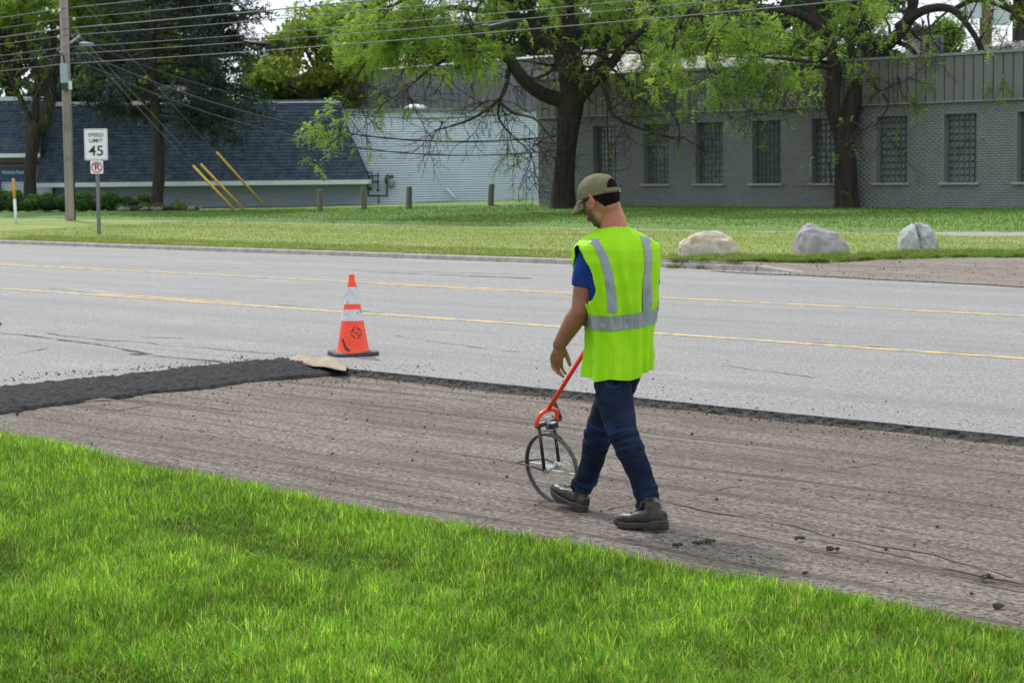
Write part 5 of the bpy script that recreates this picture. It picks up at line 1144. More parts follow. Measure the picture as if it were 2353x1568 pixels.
for i in range(10):
    a = 2 * PI * i / 10 + .1; mb = MB(); mb.tube([wp(a + .35, .014, .018 * (-1) ** i), wp(a, RWH - .017, 0)], .0012, 5); mb.build('spoke', M_CHR, mw)
hl, hr = ctr - axl * .043, ctr + axl * .043
mb = MB(); mb.tube([hl - axl * .018, hr + axl * .018], .010, 12); hub = mb.build('axle', M_CHR, mw, smooth=True)
for h_ in (hl, hr): mb = MB(); mb.tube([h_ - axl * .012, h_ + axl * .012], .021, 14); mb.build('hub_nut', M_CHR, hub)
topz = 1.28 * RWH
fl_, fr_ = hl - axl * .012 + e2 * topz, hr + axl * .012 + e2 * topz * .98
for a_, b_ in ((hl - axl * .012, fl_), (hr + axl * .012, fr_)): mb = MB(); mb.tube([a_, b_], .0095, 10); mb.build('fork_leg', M_BLKM, mw, smooth=True)
mb = MB(); mb.tube([fl_ - axl * .02, fr_ + axl * .05], .012, 12); mb.build('crossbar', mat('dark_steel_bar', (.06, .065, .07), None, rough=.35, metal=.5), mw, smooth=True)
gp = fr_ + axl * .05; mb = MB(); mb.tube([gp, gp + Vector((-.018, 0, .055)), gp + Vector((-.030, .0, .085))], [.012, .011, .013], 10); mb.build('folding_lever', M_BLKM, mw, smooth=True)
# orange yoke and handle
lean_ = (-hd * .55 + UPZ * .83).normalized(); yc = (fl_ + fr_) / 2; ylean = (-hd * .18 + UPZ).normalized()
yk = [fl_ - axl * .015 + ylean * .0]
for i in range(0, 13):
    t = PI * i / 12; yk.append(yc + ylean * (.010 + .062 * math.sin(t)) - axl * ((.072 + .026 * math.sin(t)) * math.cos(t)))
yk.append(fr_ + axl * .015)
mb = MB(); mb.tube(yk, .0115, 10); yoke = mb.build('handle_yoke', M_ORG, mw, smooth=True)
st0 = yc + ylean * .072; GRIP = W(1380, 748, 10.17)
mb = MB(); mb.tube([st0, st0.lerp(GRIP, .5), GRIP], .0115, 10); mb.build('handle_shaft', M_ORG, mw, smooth=True)
gdir = (GRIP - st0).normalized(); mb = MB(); mb.tube([GRIP, GRIP + gdir * .10], .016, 12); mb.build('grip', M_BLKM, mw, smooth=True)
# counter box, fender, kick stand
cx_ = ctr + e2 * (RWH + .030) + axl * .02 - hd * .02; AXW = (hd, axl, e2)
mb = MB(); mb.box(cx_ + e2 * .004, (.045, .050, .028), AXW); mb.build('counter_box', M_BLKM, mw, bevel=.003); mb = MB(); mb.box(cx_ + e2 * .020, (.034, .040, .004), AXW); mb.build('counter_window', M_CHR, mw, bevel=.001)
mb = MB(); mb.box(cx_ + e2 * .030 - axl * .022 , (.006, .028, .055), AXW); mb.box(cx_ - e2 * .012, (.07, .008, .010), AXW); mb.build('mount_bracket', M_CHR, mw, bevel=.001)
mb = MB(); mb.tube([wp(PI / 2 + .55, RWH + .004), wp(PI / 2 + .2, RWH + .008, .01), wp(PI / 2 - .1, RWH + .006, .03), wp(PI / 2 - .35, RWH + .004, .04), wp(PI / 2 - .25, RWH + .004, .055)], .004, 6); mb.build('wire_guard', M_BLKM, mw, smooth=True)
kp = ctr + hd * .235 + e2 * .012 - axl * .02
mb = MB(); mb.tube([hl - axl * .016, kp], .0045, 8); mb.tube([kp, ctr + hd * .10 + axl * .045 + e2 * .028, hr + axl * .014], .0045, 8); mb.build('kickstand', M_BLKM, mw, smooth=True)
# ================================================================== WORKER
M_SKIN = mat('tanned_skin', (.36, .17, .105), (.46, .235, .15), scale=14, rough=.5, tint=True, bump=.0012, bscale=160, spec=.4)
M_VEST = mat('hi_vis_yellow_green', (.30, .66, .006), (.35, .72, .008), scale=9, rough=.65, bump=.0006, bscale=300, spec=.2)
M_STRIPE = mat('silver_reflective_tape', (.20, .24, .255), (.26, .30, .31), scale=14, rough=.4, spec=.6)
M_TEE = mat('royal_blue_knit', (.006, .032, .175), (.009, .045, .22), scale=12, rough=.8, bump=.0006, bscale=300, spec=.2)
M_JEAN = mat('dark_blue_denim', (.0030, .0055, .014), (.0075, .0150, .036), scale=260, rough=.85, bump=.0008, bscale=500, tint=True, spec=.2)
M_BOOT = mat('brown_leather', (.016, .010, .007), (.038, .025, .019), scale=18, rough=.42, bump=.0012, bscale=90, tint=True)
M_SOLE = mat('black_boot_sole', (.018, .017, .017), (.04, .037, .035), scale=25, rough=.7); M_CAPC = mat('olive_khaki_cloth', (.145, .135, .075), (.185, .172, .10), scale=16, rough=.9, bump=.0008, bscale=400, spec=.2)
M_HAIR = mat('dark_brown_hair', (.004, .003, .003), (.013, .009, .008), scale=60, rough=.9, spec=.1, bump=.002, bscale=150); M_GLS = mat('black_sunglasses', (.006, .006, .007), None, rough=.15)
hipC = W(1418, 815, 9.95)
man = thing('person', Vector((W(1420, 1200, 9.95).x, 9.95, 0)), 'man in olive cap, lime safety vest and dark jeans walking with a measuring wheel', 'person')
tf = Vector((-.50, .866, 0)).normalized(); tr_ = Vector((tf.y, -tf.x, 0))        # torso forward / right
LF = Vector((-.76, .65, 0)).normalized(); RF = Vector((-.66, .75, 0)).normalized()   # left / right foot heading
# joints
Lsh, Lel, Lwr = W(1353, 590, 9.93), W(1333, 712, 9.93), W(1282, 796, 10.03)
Rsh, Rel, Rwr = W(1480, 586, 10.05), W(1494, 705, 10.12), GRIP + gdir * .03 + tr_ * .05 - tf * .03
Lhip, Lkn, Lan = W(1399, 830, 9.94), W(1437, 1000, 9.80), W(1496, 1180, 9.76)
Rhip, Rkn, Ran = W(1444, 825, 10.05), W(1380, 990, 10.10), W(1335, 1120, 10.28)
neckB, neckT, headC = W(1412, 535, 10.0), W(1399, 485, 10.0), W(1377, 454, 10.0)
hf = (Vector((-.80, .58, -.46))).normalized(); hr_ = hf.cross(UPZ).normalized(); hu = hr_.cross(hf).normalized(); HAX = (hr_, hf, hu)
# ---- body: one continuous skin surface
mb = MB()
mb.ball(headC + hu * .005, (.078, .099, .104), HAX, 28, 20)
mb.ball(headC + hf * .034 - hu * .066, (.057, .060, .062), HAX, 22, 16)          # jaw
mb.ball(headC + hf * .058 - hu * .104, (.030, .030, .024), HAX, 14, 10)          # chin
mb.ball(headC + hf * .104 - hu * .022, (.012, .018, .026), HAX, 12, 8)           # nose
mb.ball(headC + hf * .096 - hu * .066, (.024, .012, .006), HAX, 12, 8); mb.ball(headC + hf * .094 - hu * .078, (.021, .012, .007), HAX, 12, 8)
mb.ball(headC + hf * .088 + hu * .016, (.050, .012, .010), HAX, 12, 8)
mb.tube(smooth_path([headC - hu * .03 - hf * .03, neckT, neckB, neckB - UPZ * .06], 3), list(np.interp(np.linspace(0, 1, 10), [0, .33, .66, 1], [.062, .063, .072, .090])), 22)
mb.tube([neckB - UPZ * .01, Lsh.lerp(neckB, .55) - UPZ * .02, Lsh], [.05, .048, .045], 14); mb.tube([neckB - UPZ * .01, Rsh.lerp(neckB, .55) - UPZ * .02, Rsh], [.05, .048, .045], 14)
chest = (Lsh + Rsh) / 2; pel = (Lhip + Rhip) / 2
AXT = (tr_, tf, UPZ)
def ell_tube(mb, pts, rad, seg=28):
    V = [p + tr_ * (a * math.cos(2 * PI * k / seg)) + tf * (b * math.sin(2 * PI * k / seg)) for p, (a, b) in zip(pts, rad) for k in range(seg)]; n = len(pts)
    mb.add(V, [(i * seg + k, i * seg + (k + 1) % seg, (i + 1) * seg + (k + 1) % seg, (i + 1) * seg + k) for i in range(n - 1) for k in range(seg)] + [tuple(range(seg))[::-1], tuple((n - 1) * seg + k for k in range(seg))])
ell_tube(mb, [pel - UPZ * .06, pel, pel + UPZ * .12, pel.lerp(chest, .6), chest - UPZ * .05, chest], [(.12, .085), (.125, .085), (.11, .075), (.13, .085), (.15, .095), (.13, .08)])
def arm(mb, s, e, w_): 
    mb.tube([s, s.lerp(e, .35), s.lerp(e, .75), e, e.lerp(w_, .25), e.lerp(w_, .6), w_], [.054, .055, .050, .046, .050, .042, (.027, .032)], 18)
arm(mb, Lsh, Lel, Lwr); arm(mb, Rsh, Rel, Rwr)
def leg(mb, h_, k_, a_): mb.tube([h_, h_.lerp(k_, .4), k_, k_.lerp(a_, .3), a_], [.08, .07, .052, .052, .036], 16)
leg(mb, Lhip, Lkn, Lan); leg(mb, Rhip, Rkn, Ran)
# left hand: relaxed, fingers hanging and curled, back of the hand outward
def hand(mb, wr, dn, back, thumbside, sc=1.0, curl=(.25, .55, .8)):
    """dn: along the palm, back: out of the back of the hand, thumbside: towards the thumb"""
    pc = wr + dn * .048 * sc; mb.tube([wr - dn * .012, wr + dn * .015, pc, wr + dn * .088 * sc], [(.022, .028), (.018, .033), (.016, .040), (.012, .038)], 14) if False else mb.ball(pc, (.043 * sc, .019 * sc, .052 * sc), (thumbside, back, -dn), 16, 12)
    mb.tube([wr - dn * .03, wr + dn * .03], [.026, .024], 12)
    for i, (off, L_, r_) in enumerate(((.032, .072, .0084), (.011, .080, .0088), (-.011, .074, .0084), (-.031, .058, .0074))):
        p = wr + dn * (.082 - .006 * abs(i - 1)) * sc + thumbside * off * sc; d = dn.copy(); pts = [p - dn * .03, p]; a = 0
        for j, (c_, f_) in enumerate(zip(curl, (.45, .32, .23))):
            a += c_ * (1 + .10 * i); d = (dn * math.cos(a) - back * math.sin(a)).normalized(); p = p + d * (L_ * f_ * sc); pts.append(p)
        mb.tube(pts, [r_ * 1.05, r_ * 1.05, r_, r_ * .92, r_ * .78], 10); mb.ball(pts[-1], r_ * .78, nu=8, nv=6)
    tb = wr + dn * .022 * sc + thumbside * .030 * sc; t1 = tb + (dn * .7 + thumbside * .55 - back * .35).normalized() * .034 * sc; t2 = t1 + (dn * .85 + thumbside * .15 - back * .5).normalized() * .030 * sc; t3 = t2 + (dn * .9 - back * .5).normalized() * .020 * sc
    mb.tube([tb - dn * .015, t1, t2, t3], [.015, .0125, .0108, .0085], 10); mb.ball(t3, .0085, nu=8, nv=6)
hdn = (Vector((-.10, .25, -.95))).normalized(); ths = (Vector((.72, .66, .05)) - hdn * Vector((.72, .66, .05)).dot(hdn)).normalized(); bk_ = hdn.cross(ths).normalized(); bk_ = bk_ if bk_.x < 0 else -bk_
hand(mb, Lwr, hdn, bk_, ths, 1.04, (.22, .55, .45))
# right hand wraps the grip
rdn = -tr_; rdn = (rdn - gdir * rdn.dot(gdir)).normalized(); rb = gdir.cross(rdn).normalized(); rb = rb if rb.y > 0 else -rb
hand(mb, Rwr, rdn, rb, gdir, 1.0, (1.1, 1.3, .9))
me = fuse(mb, .0034, 2, .5); V = me_co(me); 
hh = V - np.array(headC); fx = hh @ np.array(hf); ux = hh @ np.array(hu); rx_ = hh @ np.array(hr_)
nz1 = vnoise(V[::1], 9) if len(V) < 1 else np.zeros(len(V))
tint = np.ones((len(V), 3)) * np.array((1.0, .96, .95))
beard = (ux < -.032 + .3 * np.clip(fx - .06, 0, 1)) & (fx > .018 - (.0)) & (ux > -.135) & (np.abs(rx_) < .09) & (hh[:, 2] > -.135)
bw = .9 * np.clip((fx - .016) / .03, 0, 1) * np.clip((-.030 - ux) / .03, 0, 1) * (ux > -.14) * (hh[:, 2] > -.15)
tint = tint * (1 - bw[:, None]) + np.array((.16, .15, .16)) * bw[:, None]
neckm = (np.abs(V[:, 0] - neckT.x) < .12) & (V[:, 2] < headC.z - .05) & (V[:, 2] > chest.z) & (fx < .0); tint[neckm] *= np.array((1.08, .86, .84))
arm_m = (V[:, 2] < 1.2); tint[arm_m] *= np.array((.72, .64, .60))
finish(me, 'body', M_SKIN, man, V, tint); print('body verts', len(V))
# ears
for s in (-1, 1):
    c = headC + hr_ * (.081 * s) - hf * .002 - hu * .018; bk = (-hf * .8 + hr_ * s * .6).normalized(); er = MB(); pts = []
    for i in range(15):
        t = -2.2 + 4.5 * i / 14; pts.append(c + hu * (.031 * math.cos(t) + .004) + bk * (.017 * math.sin(t + .1) * 1.0 + .010))
    pts = [c + hu * (.030 * math.cos(t)) * 1.0 - hf * (.016 * math.sin(t)) + hr_ * s * (.006 + .010 * max(0, math.sin(t))) for t in np.linspace(-.5, PI + .35, 16)]
    er.tube(pts, [.0040] * 3 + [.0048] * 10 + [.0055, .006, .0065], 8); er.ball(c - hf * .004 + hr_ * s * .004, (.006, .014, .026), HAX, 12, 8); er.ball(pts[-1], .008, nu=8, nv=6)
    me = fuse(er, .0016, 2); finish(me, 'ear', M_SKIN, man, tint=np.ones((len(me.vertices), 3)) * np.array((1.25, .80, .72)))
# hair shell under the cap and at the nape
hb = MB(); hb.ball(headC + hu * .008 - hf * .006, (.0830, .1030, .1060), HAX, 90, 70); 
me = hb.mesh('hair', Vector((0, 0, 0))); bm = bmesh.new(); bm.from_mesh(me)
def hk(c):
    r = c - headC; f_, u_, s_ = r.dot(hf), r.dot(hu), abs(r.dot(hr_)); lim = -.066 + .12 * max(0, f_ + .045) / .06 + .0015 * noise.noise(c * 60)
    return u_ > lim and f_ < .035
bmesh.ops.delete(bm, geom=[f for f in bm.faces if not hk(f.calc_center_median())], context='FACES')
for v in bm.verts: v.co += (v.co - headC).normalized() * .0018 * noise.noise(v.co * 90)
bm.to_mesh(me); bm.free(); o = finish(me, 'hair', M_HAIR, man); o.modifiers.new('s', 'SOLIDIFY').thickness = .004
# sunglasses
gl = MB()
for s in (-1, 1):
    gc = headC + hf * .099 + hr_ * (.034 * s) - hu * .004; gl.ball(gc, (.031, .006, .022), ((hr_ - hf * .35 * s).normalized(), (hf + hr_ * .35 * s).normalized(), hu), 16, 10)
    gl.tube([gc + hr_ * .024 * s + hu * .010 - hf * .004, headC + hr_ * .078 * s + hf * .06 + hu * .004, headC + hr_ * .080 * s + hu * .002], [.007, .0055, .004], 8)
gl.tube([headC + hf * .103 + hr_ * .01, headC + hf * .103 - hr_ * .01], .003, 6); gl.build('sunglasses', M_GLS, man, smooth=True)
# ---- cap
hf0, hr0, hu0 = hf, hr_, hu
hf = Vector((-.80, .58, -.24)).normalized(); hr_ = hf.cross(UPZ).normalized(); hu = hr_.cross(hf).normalized()
cc = headC + hu * .016 + hf * .002; CA, CB_, CH = .0895, .1090, .113
V = []; nu_, nv_ = 96, 34; okf = []
def capp(th, ph):
    """th 0 = right, 90 = front; ph 0 rim .. 90 top"""
    e = math.cos(ph) ** .85 if ph < PI / 2 else 0; seam = -.0012 * math.exp(-((math.fmod(th + PI / 6 + 6 * PI, PI / 3) - PI / 6) / .03) ** 2) * 0
    for k in range(6):
        dth = abs(math.atan2(math.sin(th - k * PI / 3 - PI / 6 * 0 - PI / 2), math.cos(th - k * PI / 3 - PI / 2))); seam -= .0022 * math.exp(-(dth / .03) ** 2) * math.cos(ph)
    bulge = 1 + .03 * math.sin(PI * min(1, ph / (PI / 2) * 1.3)); base = cc + hr_ * ((CA + seam) * bulge * e * math.cos(th)) + hf * ((CB_ + seam) * bulge * e * math.sin(th)) + hu * (CH * math.sin(ph) ** .92 - .012)
    wr = .0022 * noise.noise(Vector((math.cos(th) * 3, math.sin(th) * 3, ph * 5))) * (1 if ph < 1.2 else .3)
    return base + (base - cc).normalized() * wr
for j in range(nv_ + 1):
    for i in range(nu_): V.append(capp(2 * PI * i / nu_, (PI / 2) * j / nv_ * .995))
F = []
for j in range(nv_):
    for i in range(nu_):
        th = 2 * PI * (i + .5) / nu_; ph = PI / 2 * (j + .5) / nv_; db = math.atan2(math.sin(th - 1.5 * PI), math.cos(th - 1.5 * PI))
        if (db / .62) ** 2 + ((ph - .20) / .46) ** 2 < 1 and ph > .20: continue
        F.append((j * nu_ + i, j * nu_ + (i + 1) % nu_, (j + 1) * nu_ + (i + 1) % nu_, (j + 1) * nu_ + i))
capo = MB().add(V, F).build('cap', M_CAPC, man, smooth=True); capo.modifiers.new('s', 'SOLIDIFY').thickness = .003
mb = MB(); mb.ball(cc + hu * (CH - .011), (.007, .007, .004), HAX, 10, 6); mb.build('cap_button', M_CAPC, capo, smooth=True)
def rimpt(th, dz, off): b = capp(th, 0.0); return cc + (b - cc) * (1 + off / .09) + hu * dz
mb = MB(); st = [rimpt(1.5 * PI + t, .008, .002) for t in np.linspace(-.75, .75, 16)]
V = []; 
for p in st: V += [p - hu * .009, p + hu * .009]
mb.add(V, [(2 * i, 2 * i + 2, 2 * i + 3, 2 * i + 1) for i in range(15)]); so_ = mb.build('cap_strap', M_CAPC, capo, smooth=True); so_.modifiers.new('s', 'SOLIDIFY').thickness = .003
mb = MB(); p = rimpt(1.5 * PI + .18, .008, .005); mb.box(p, (.014, .004, .024), (hr_, hf, hu)); mb.build('strap_buckle', mat('brass_buckle', (.20, .18, .10), None, rough=.4, metal=.5), capo, bevel=.001)
# edge piping of the arch opening, sweatband hem, brim
mb = MB(); mb.tube([capp(1.5 * PI + .62 * math.cos(t), max(.02, .20 + .46 * math.sin(t))) for t in np.linspace(0, PI, 24)], .0022, 6); mb.build('arch_piping', M_CAPC, capo, smooth=True)
V = []; nb = 24; mm = 8
for i in range(nb + 1):
    th = PI / 2 + 1.12 * (1 - 2 * i / nb); r0_ = capp(th, 0.02); s = math.cos((th - PI / 2) / 1.12 * PI / 2) ** .6
    for j in range(mm + 1):
        t = j / mm; side = (th - PI / 2) / 1.12; V.append(r0_ + (hf * .064 * s - hr_ * 0.004 * side) * t - hu * (.036 * t + .030 * side * side * t * 0 + .022 * (abs(side) ** 2) * s * t * 1.4 + .012 * t * t) )
for th_side in (): pass
brim = MB().add(V, [(i * (mm + 1) + j, (i + 1) * (mm + 1) + j, (i + 1) * (mm + 1) + j + 1, i * (mm + 1) + j + 1) for i in range(nb) for j in range(mm)]).build('cap_brim', M_CAPC, capo, smooth=True); brim.modifiers.new('s', 'SOLIDIFY').thickness = .005
hf, hr_, hu = hf0, hr0, hu0
# ---- garment surface
def W0(px, py, d=9.95): return W(px, py, d)
# rings: frame position of the ring centre, half width in frame px, half depth (m)
RINGS = [(862, 1420, 80, .150), (840, 1421, 80, .150), (790, 1424, 80, .142), (740, 1426, 84, .134), (690, 1424, 91, .138), (640, 1419, 97, .142), (600, 1417, 100, .142), (572, 1417, 96, .132), (552, 1416, 84, .112), (538, 1413, 64, .092), (527, 1410, 44, .075), (521, 1409, 34, .066)]
ry = [r[0] for r in RINGS]
def ringp(y):
    x = np.interp(-y, [-a for a in ry], [r[1] for r in RINGS]); hwp = np.interp(-y, [-a for a in ry], [r[2] for r in RINGS]); b = np.interp(-y, [-a for a in ry], [r[3] for r in RINGS])
    lean = .06 * (862 - y) / 340; d = 9.95 + lean * tf.y; c = W(x, y, d)
    hw = hwp * (.90 if y > 700 else .96 if y > 600 else 1.0) * d / FPX if False else hwp * float(np.interp(y, [560, 620, 700, 760], [1.0, .955, .88, .80])) * d / FPX; a = math.sqrt(max(.0004, hw * hw - (b * tf.x) ** 2)) / tr_.x; return c, a, b
_rc = {}
def rc(y):
    k = round(y * 2)
    if k not in _rc: _rc[k] = ringp(y)
    return _rc[k]
def garment(th, y, off=0.0, folds=1.0):
    """th 0 right, 90 front, 180 left, 270 back (radians); y = ring level"""
    c, a, b = rc(y); low = min(1, max(0, (y - 560) / 300)); e = 2.5
    ct, st = math.cos(th), math.sin(th); k = 1 / ((abs(ct) ** e + abs(st) ** e) ** (1 / e))
    f = 0
    if folds:
        f = 1.35 * folds * (.010 * low ** 1.2 * math.sin(th * 8 + 1.3 + .9 * math.sin(y * .012)) + .0025 * low * math.sin(th * 17 + y * .008) + .007 * math.sin(th * 13 - .6) * max(0, 1 - abs(y - 640) / 110)
             + .010 * low * noise.noise(Vector((ct * 2.6, st * 2.6, y * .006))) + .003 * noise.noise(Vector((ct * 7, st * 7, y * .03))))
        # soft central back pleats
        rd = (1 - abs(math.sin(th * 3.5 + .8 + .35 * noise.noise(Vector((y * .01, 2, 0)))))) ** 3 + .7 * (1 - abs(math.sin(th * 5.3 + 2.1 - y * .0012))) ** 3; f += folds * .017 * rd * min(1, max(0, (y - 600) / 90))
        bk2 = math.exp(-((th - 4.75) / .5) ** 2); f += folds * bk2 * .010 * math.sin((th - 4.75) * 17 + .5) * min(1, max(0, (y - 560) / 80))
    if y > 740: f = max(f, .000)
    r = Vector((0, 0, 0)) + tr_ * ((a + f) * ct * k) + tf * ((b + f) * st * k); n_ = r.normalized()
    z = 0.0
    if y > 800: z = (-.012 * max(0, -ct) + .045 * max(0, ct) + .006 * math.sin(th * 5 + 1)) * (y - 800) / 60
    dome = -.010 * (abs(ct) ** 3) * (1 if y < 560 else 0)
    return c + r + n_ * off + UPZ * (z + dome)
NT, NY = 300, 190
ys = list(np.linspace(862, 521, NY))
ths = [2 * PI * i / NT for i in range(NT)]
def arm_hole(th, y, grow=0.0):
    for c0, w_ in ((PI + .02, .50 + grow), (0.0, .46 + grow)):
        d = math.atan2(math.sin(th - c0), math.cos(th - c0))
        t = (y - 628) / (66 + grow * 40)
        if abs(t) < 1:
            wl_ = w_ * (1 - t ** 4 if t > 0 else (1 - abs(t) ** 2.5)) * (1.0 + .12 * t)
            if abs(d) < wl_: return True
    return False
V = [garment(th, y, 0, 1) for y in ys for th in ths]
# the shoulder caps stand out a little over the sleeves
for j, y in enumerate(ys):
    for i, th in enumerate(ths):
        d = min(abs(math.atan2(math.sin(th - PI), math.cos(th - PI))), abs(math.atan2(math.sin(th), math.cos(th)))); k = math.exp(-(d / .45) ** 2) * math.exp(-((y - 566) / 14) ** 2)
        if k > .02: c = rc(y)[0]; r = (V[j * NT + i] - c); r.z = 0; V[j * NT + i] = V[j * NT + i] + r.normalized() * .014 * k + UPZ * .004 * k
F = [(j * NT + i, j * NT + (i + 1) % NT, (j + 1) * NT + (i + 1) % NT, (j + 1) * NT + i) for j in range(NY - 1) for i in range(NT) if not arm_hole(2 * PI * (i + .5) / NT, (ys[j] + ys[j + 1]) / 2)]
bm = bmesh.new(); vs = [bm.verts.new(v) for v in V]
for f in F: bm.faces.new([vs[k] for k in f])
bmesh.ops.delete(bm, geom=[v for v in bm.verts if not v.link_faces], context='VERTS')
for _ in range(2): bmesh.ops.smooth_vert(bm, verts=[v for v in bm.verts if v.is_boundary], factor=.5, use_axis_x=True, use_axis_y=True, use_axis_z=True)
me = bpy.data.meshes.new('vest'); bm.to_mesh(me); 
bl = [[v.co.copy() for v in e.verts] for e in bm.edges if e.is_boundary]; bm.free()
vest = finish(me, 'safety_vest', M_VEST, man); sm_ = vest.modifiers.new('s', 'SOLIDIFY'); sm_.thickness = .003; sm_.offset = 1
# binding along the edges
mb = MB(); 
for i in range(NT): pass
hem = [garment(th, 861.5, .001, 1) for th in ths]; mb.tube(hem + [hem[0]], .0035, 6, caps=False); neck_ = [garment(th, 521, .001, 1) for th in ths[::3]]; mb.build('binding', M_VEST, vest, smooth=True); mb = MB(); mb.tube(neck_ + [neck_[0]], .004, 6, caps=False); mb.build('binding', M_VEST, vest, smooth=True)
# reflective bands
def band(f0, name, nseg, wdt=None):
    V = []; 
    for p in f0: V += [p[0], p[1]]
    o = MB().add(V, [(2 * i, 2 * i + 2, 2 * i + 3, 2 * i + 1) for i in range(len(f0) - 1)]).build(name, M_STRIPE, vest, smooth=True); return o
rows_ = []
nb_ = 9
bw_ = [[garment(th, 744 - 33 * j / nb_ - 9 * math.cos(th) - 4 * math.sin(th), .0085, 1) for th in ths + [ths[0]]] for j in range(nb_ + 1)]
V = [p for r in bw_ for p in r]; m = NT + 1
MB().add(V, [(j * m + i, j * m + i + 1, (j + 1) * m + i + 1, (j + 1) * m + i) for j in range(nb_) for i in range(NT)]).build('reflective_waist_band', M_STRIPE, vest, smooth=True)
def th_for(px, y, lo, hi):
    best = None
    for t in np.linspace(lo, hi, 260):
        q = proj(garment(float(t), y, 0, 0)); e = abs(q[0] - px)
        if best is None or e < best[0]: best = (e, float(t))
    return best[1]
def vstripe(path, wpx, lo, hi, name):
    V = []; n = 0
    ysx = np.linspace(path[0][1], path[-1][1], 60); yk_ = [p[1] for p in path]; TA = [th_for(p[0] - wpx / 2, p[1], lo, hi) for p in path]; TB = [th_for(p[0] + wpx / 2, p[1], lo, hi) for p in path]; print('stripe', TA, TB)
    for y in ysx:
        a, b = float(np.interp(y, yk_, TA)), float(np.interp(y, yk_, TB))
        for k in range(7): V.append(garment(a + (b - a) * k / 6, y, .0078, 1) + ((V[0] * 0) if V else Vector((0, 0, 0))))
        n += 1
    MB().add(V, [(i * 7 + k, i * 7 + k + 1, (i + 1) * 7 + k + 1, (i + 1) * 7 + k) for i in range(n - 1) for k in range(6)]).build(name, M_STRIPE, vest, smooth=True)
vstripe([(1367, 543), (1376, 562), (1389, 590), (1399, 625), (1405, 660), (1408, 712)], 20, 3.3, 5.2, 'reflective_shoulder_band')
vstripe([(1474, 542), (1481, 560), (1487, 590), (1487, 620), (1483, 655), (1477, 712)], 18, 4.9, 5.95, 'reflective_shoulder_band')
# ---- T-shirt: torso tube and sleeves
ts_ = MB(); ysT = np.linspace(850, 532, 40); sg = 64
V = []
for y in ysT:
    for k in range(sg):
        p = garment(2 * PI * k / sg, float(y), -.014 - .040 * min(1, max(0, (y - 690) / 60)), .3); V.append(p)
ts_.add(V, [(i * sg + k, i * sg + (k + 1) % sg, (i + 1) * sg + (k + 1) % sg, (i + 1) * sg + k) for i in range(39) for k in range(sg)] + [tuple(range(sg))[::-1], tuple(39 * sg + k for k in range(sg))])
def sleeve(s, e, t1=.55):
    a = s.lerp(e, .0); b = s.lerp(e, t1); inn = (chest - s).normalized()
    ts_.tube([a + inn * .05 + UPZ * .005, a + UPZ * .002, s.lerp(e, .25), b], [.058, .064, .067, .0625], 24)
sleeve(Lsh, Lel, .57); sleeve(Rsh, Rel, .57)
me = fuse(ts_, .005, 5, .5); V = me_co(me); N = me_no(me)
V = V + N * (.0035 * np.array([noise.noise(Vector((float(a) * 9, float(b) * 9, float(c) * 16))) for a, b, c in V]))[:, None]
finish(me, 't_shirt', M_TEE, man, V)
# ---- jeans
jb = MB(); ell_tube(jb, [pel - UPZ * .085, pel - UPZ * .03, pel + UPZ * .05, pel + UPZ * .14], [(.105, .080), (.118, .088), (.112, .084), (.10, .078)])
def jleg(h_, k_, a_, fh, rad):
    P = smooth_path([h_, h_.lerp(k_, .5) + fh * .012, k_ + fh * .012, k_.lerp(a_, .5) - fh * .012, a_], 6); n = len(P); R_ = np.interp(np.linspace(0, 1, n), [0, .12, .25, .38, .5, .62, .75, .9, 1], rad); jb.tube(P, list(R_), 28)
jleg(Lhip - UPZ * .02, Lkn, Lan + (Lan - Lkn).normalized() * .012, LF, [.074, .090, .088, .080, .074, .069, .061, .057, .058]); jleg(Rhip - UPZ * .02, Rkn, Ran, RF, [.072, .088, .084, .076, .070, .066, .060, .056, .056])
me = fuse(jb, .0050, 4, .5); V = me_co(me); N = me_no(me)
def seg_t(V, a, b): a, b = np.array(a), np.array(b); d = b - a; t = ((V - a) @ d) / (d @ d); dist = np.linalg.norm(V - (a + np.clip(t, 0, 1)[:, None] * d), axis=1); return t, dist
disp = np.zeros(len(V)); fade = np.ones(len(V))
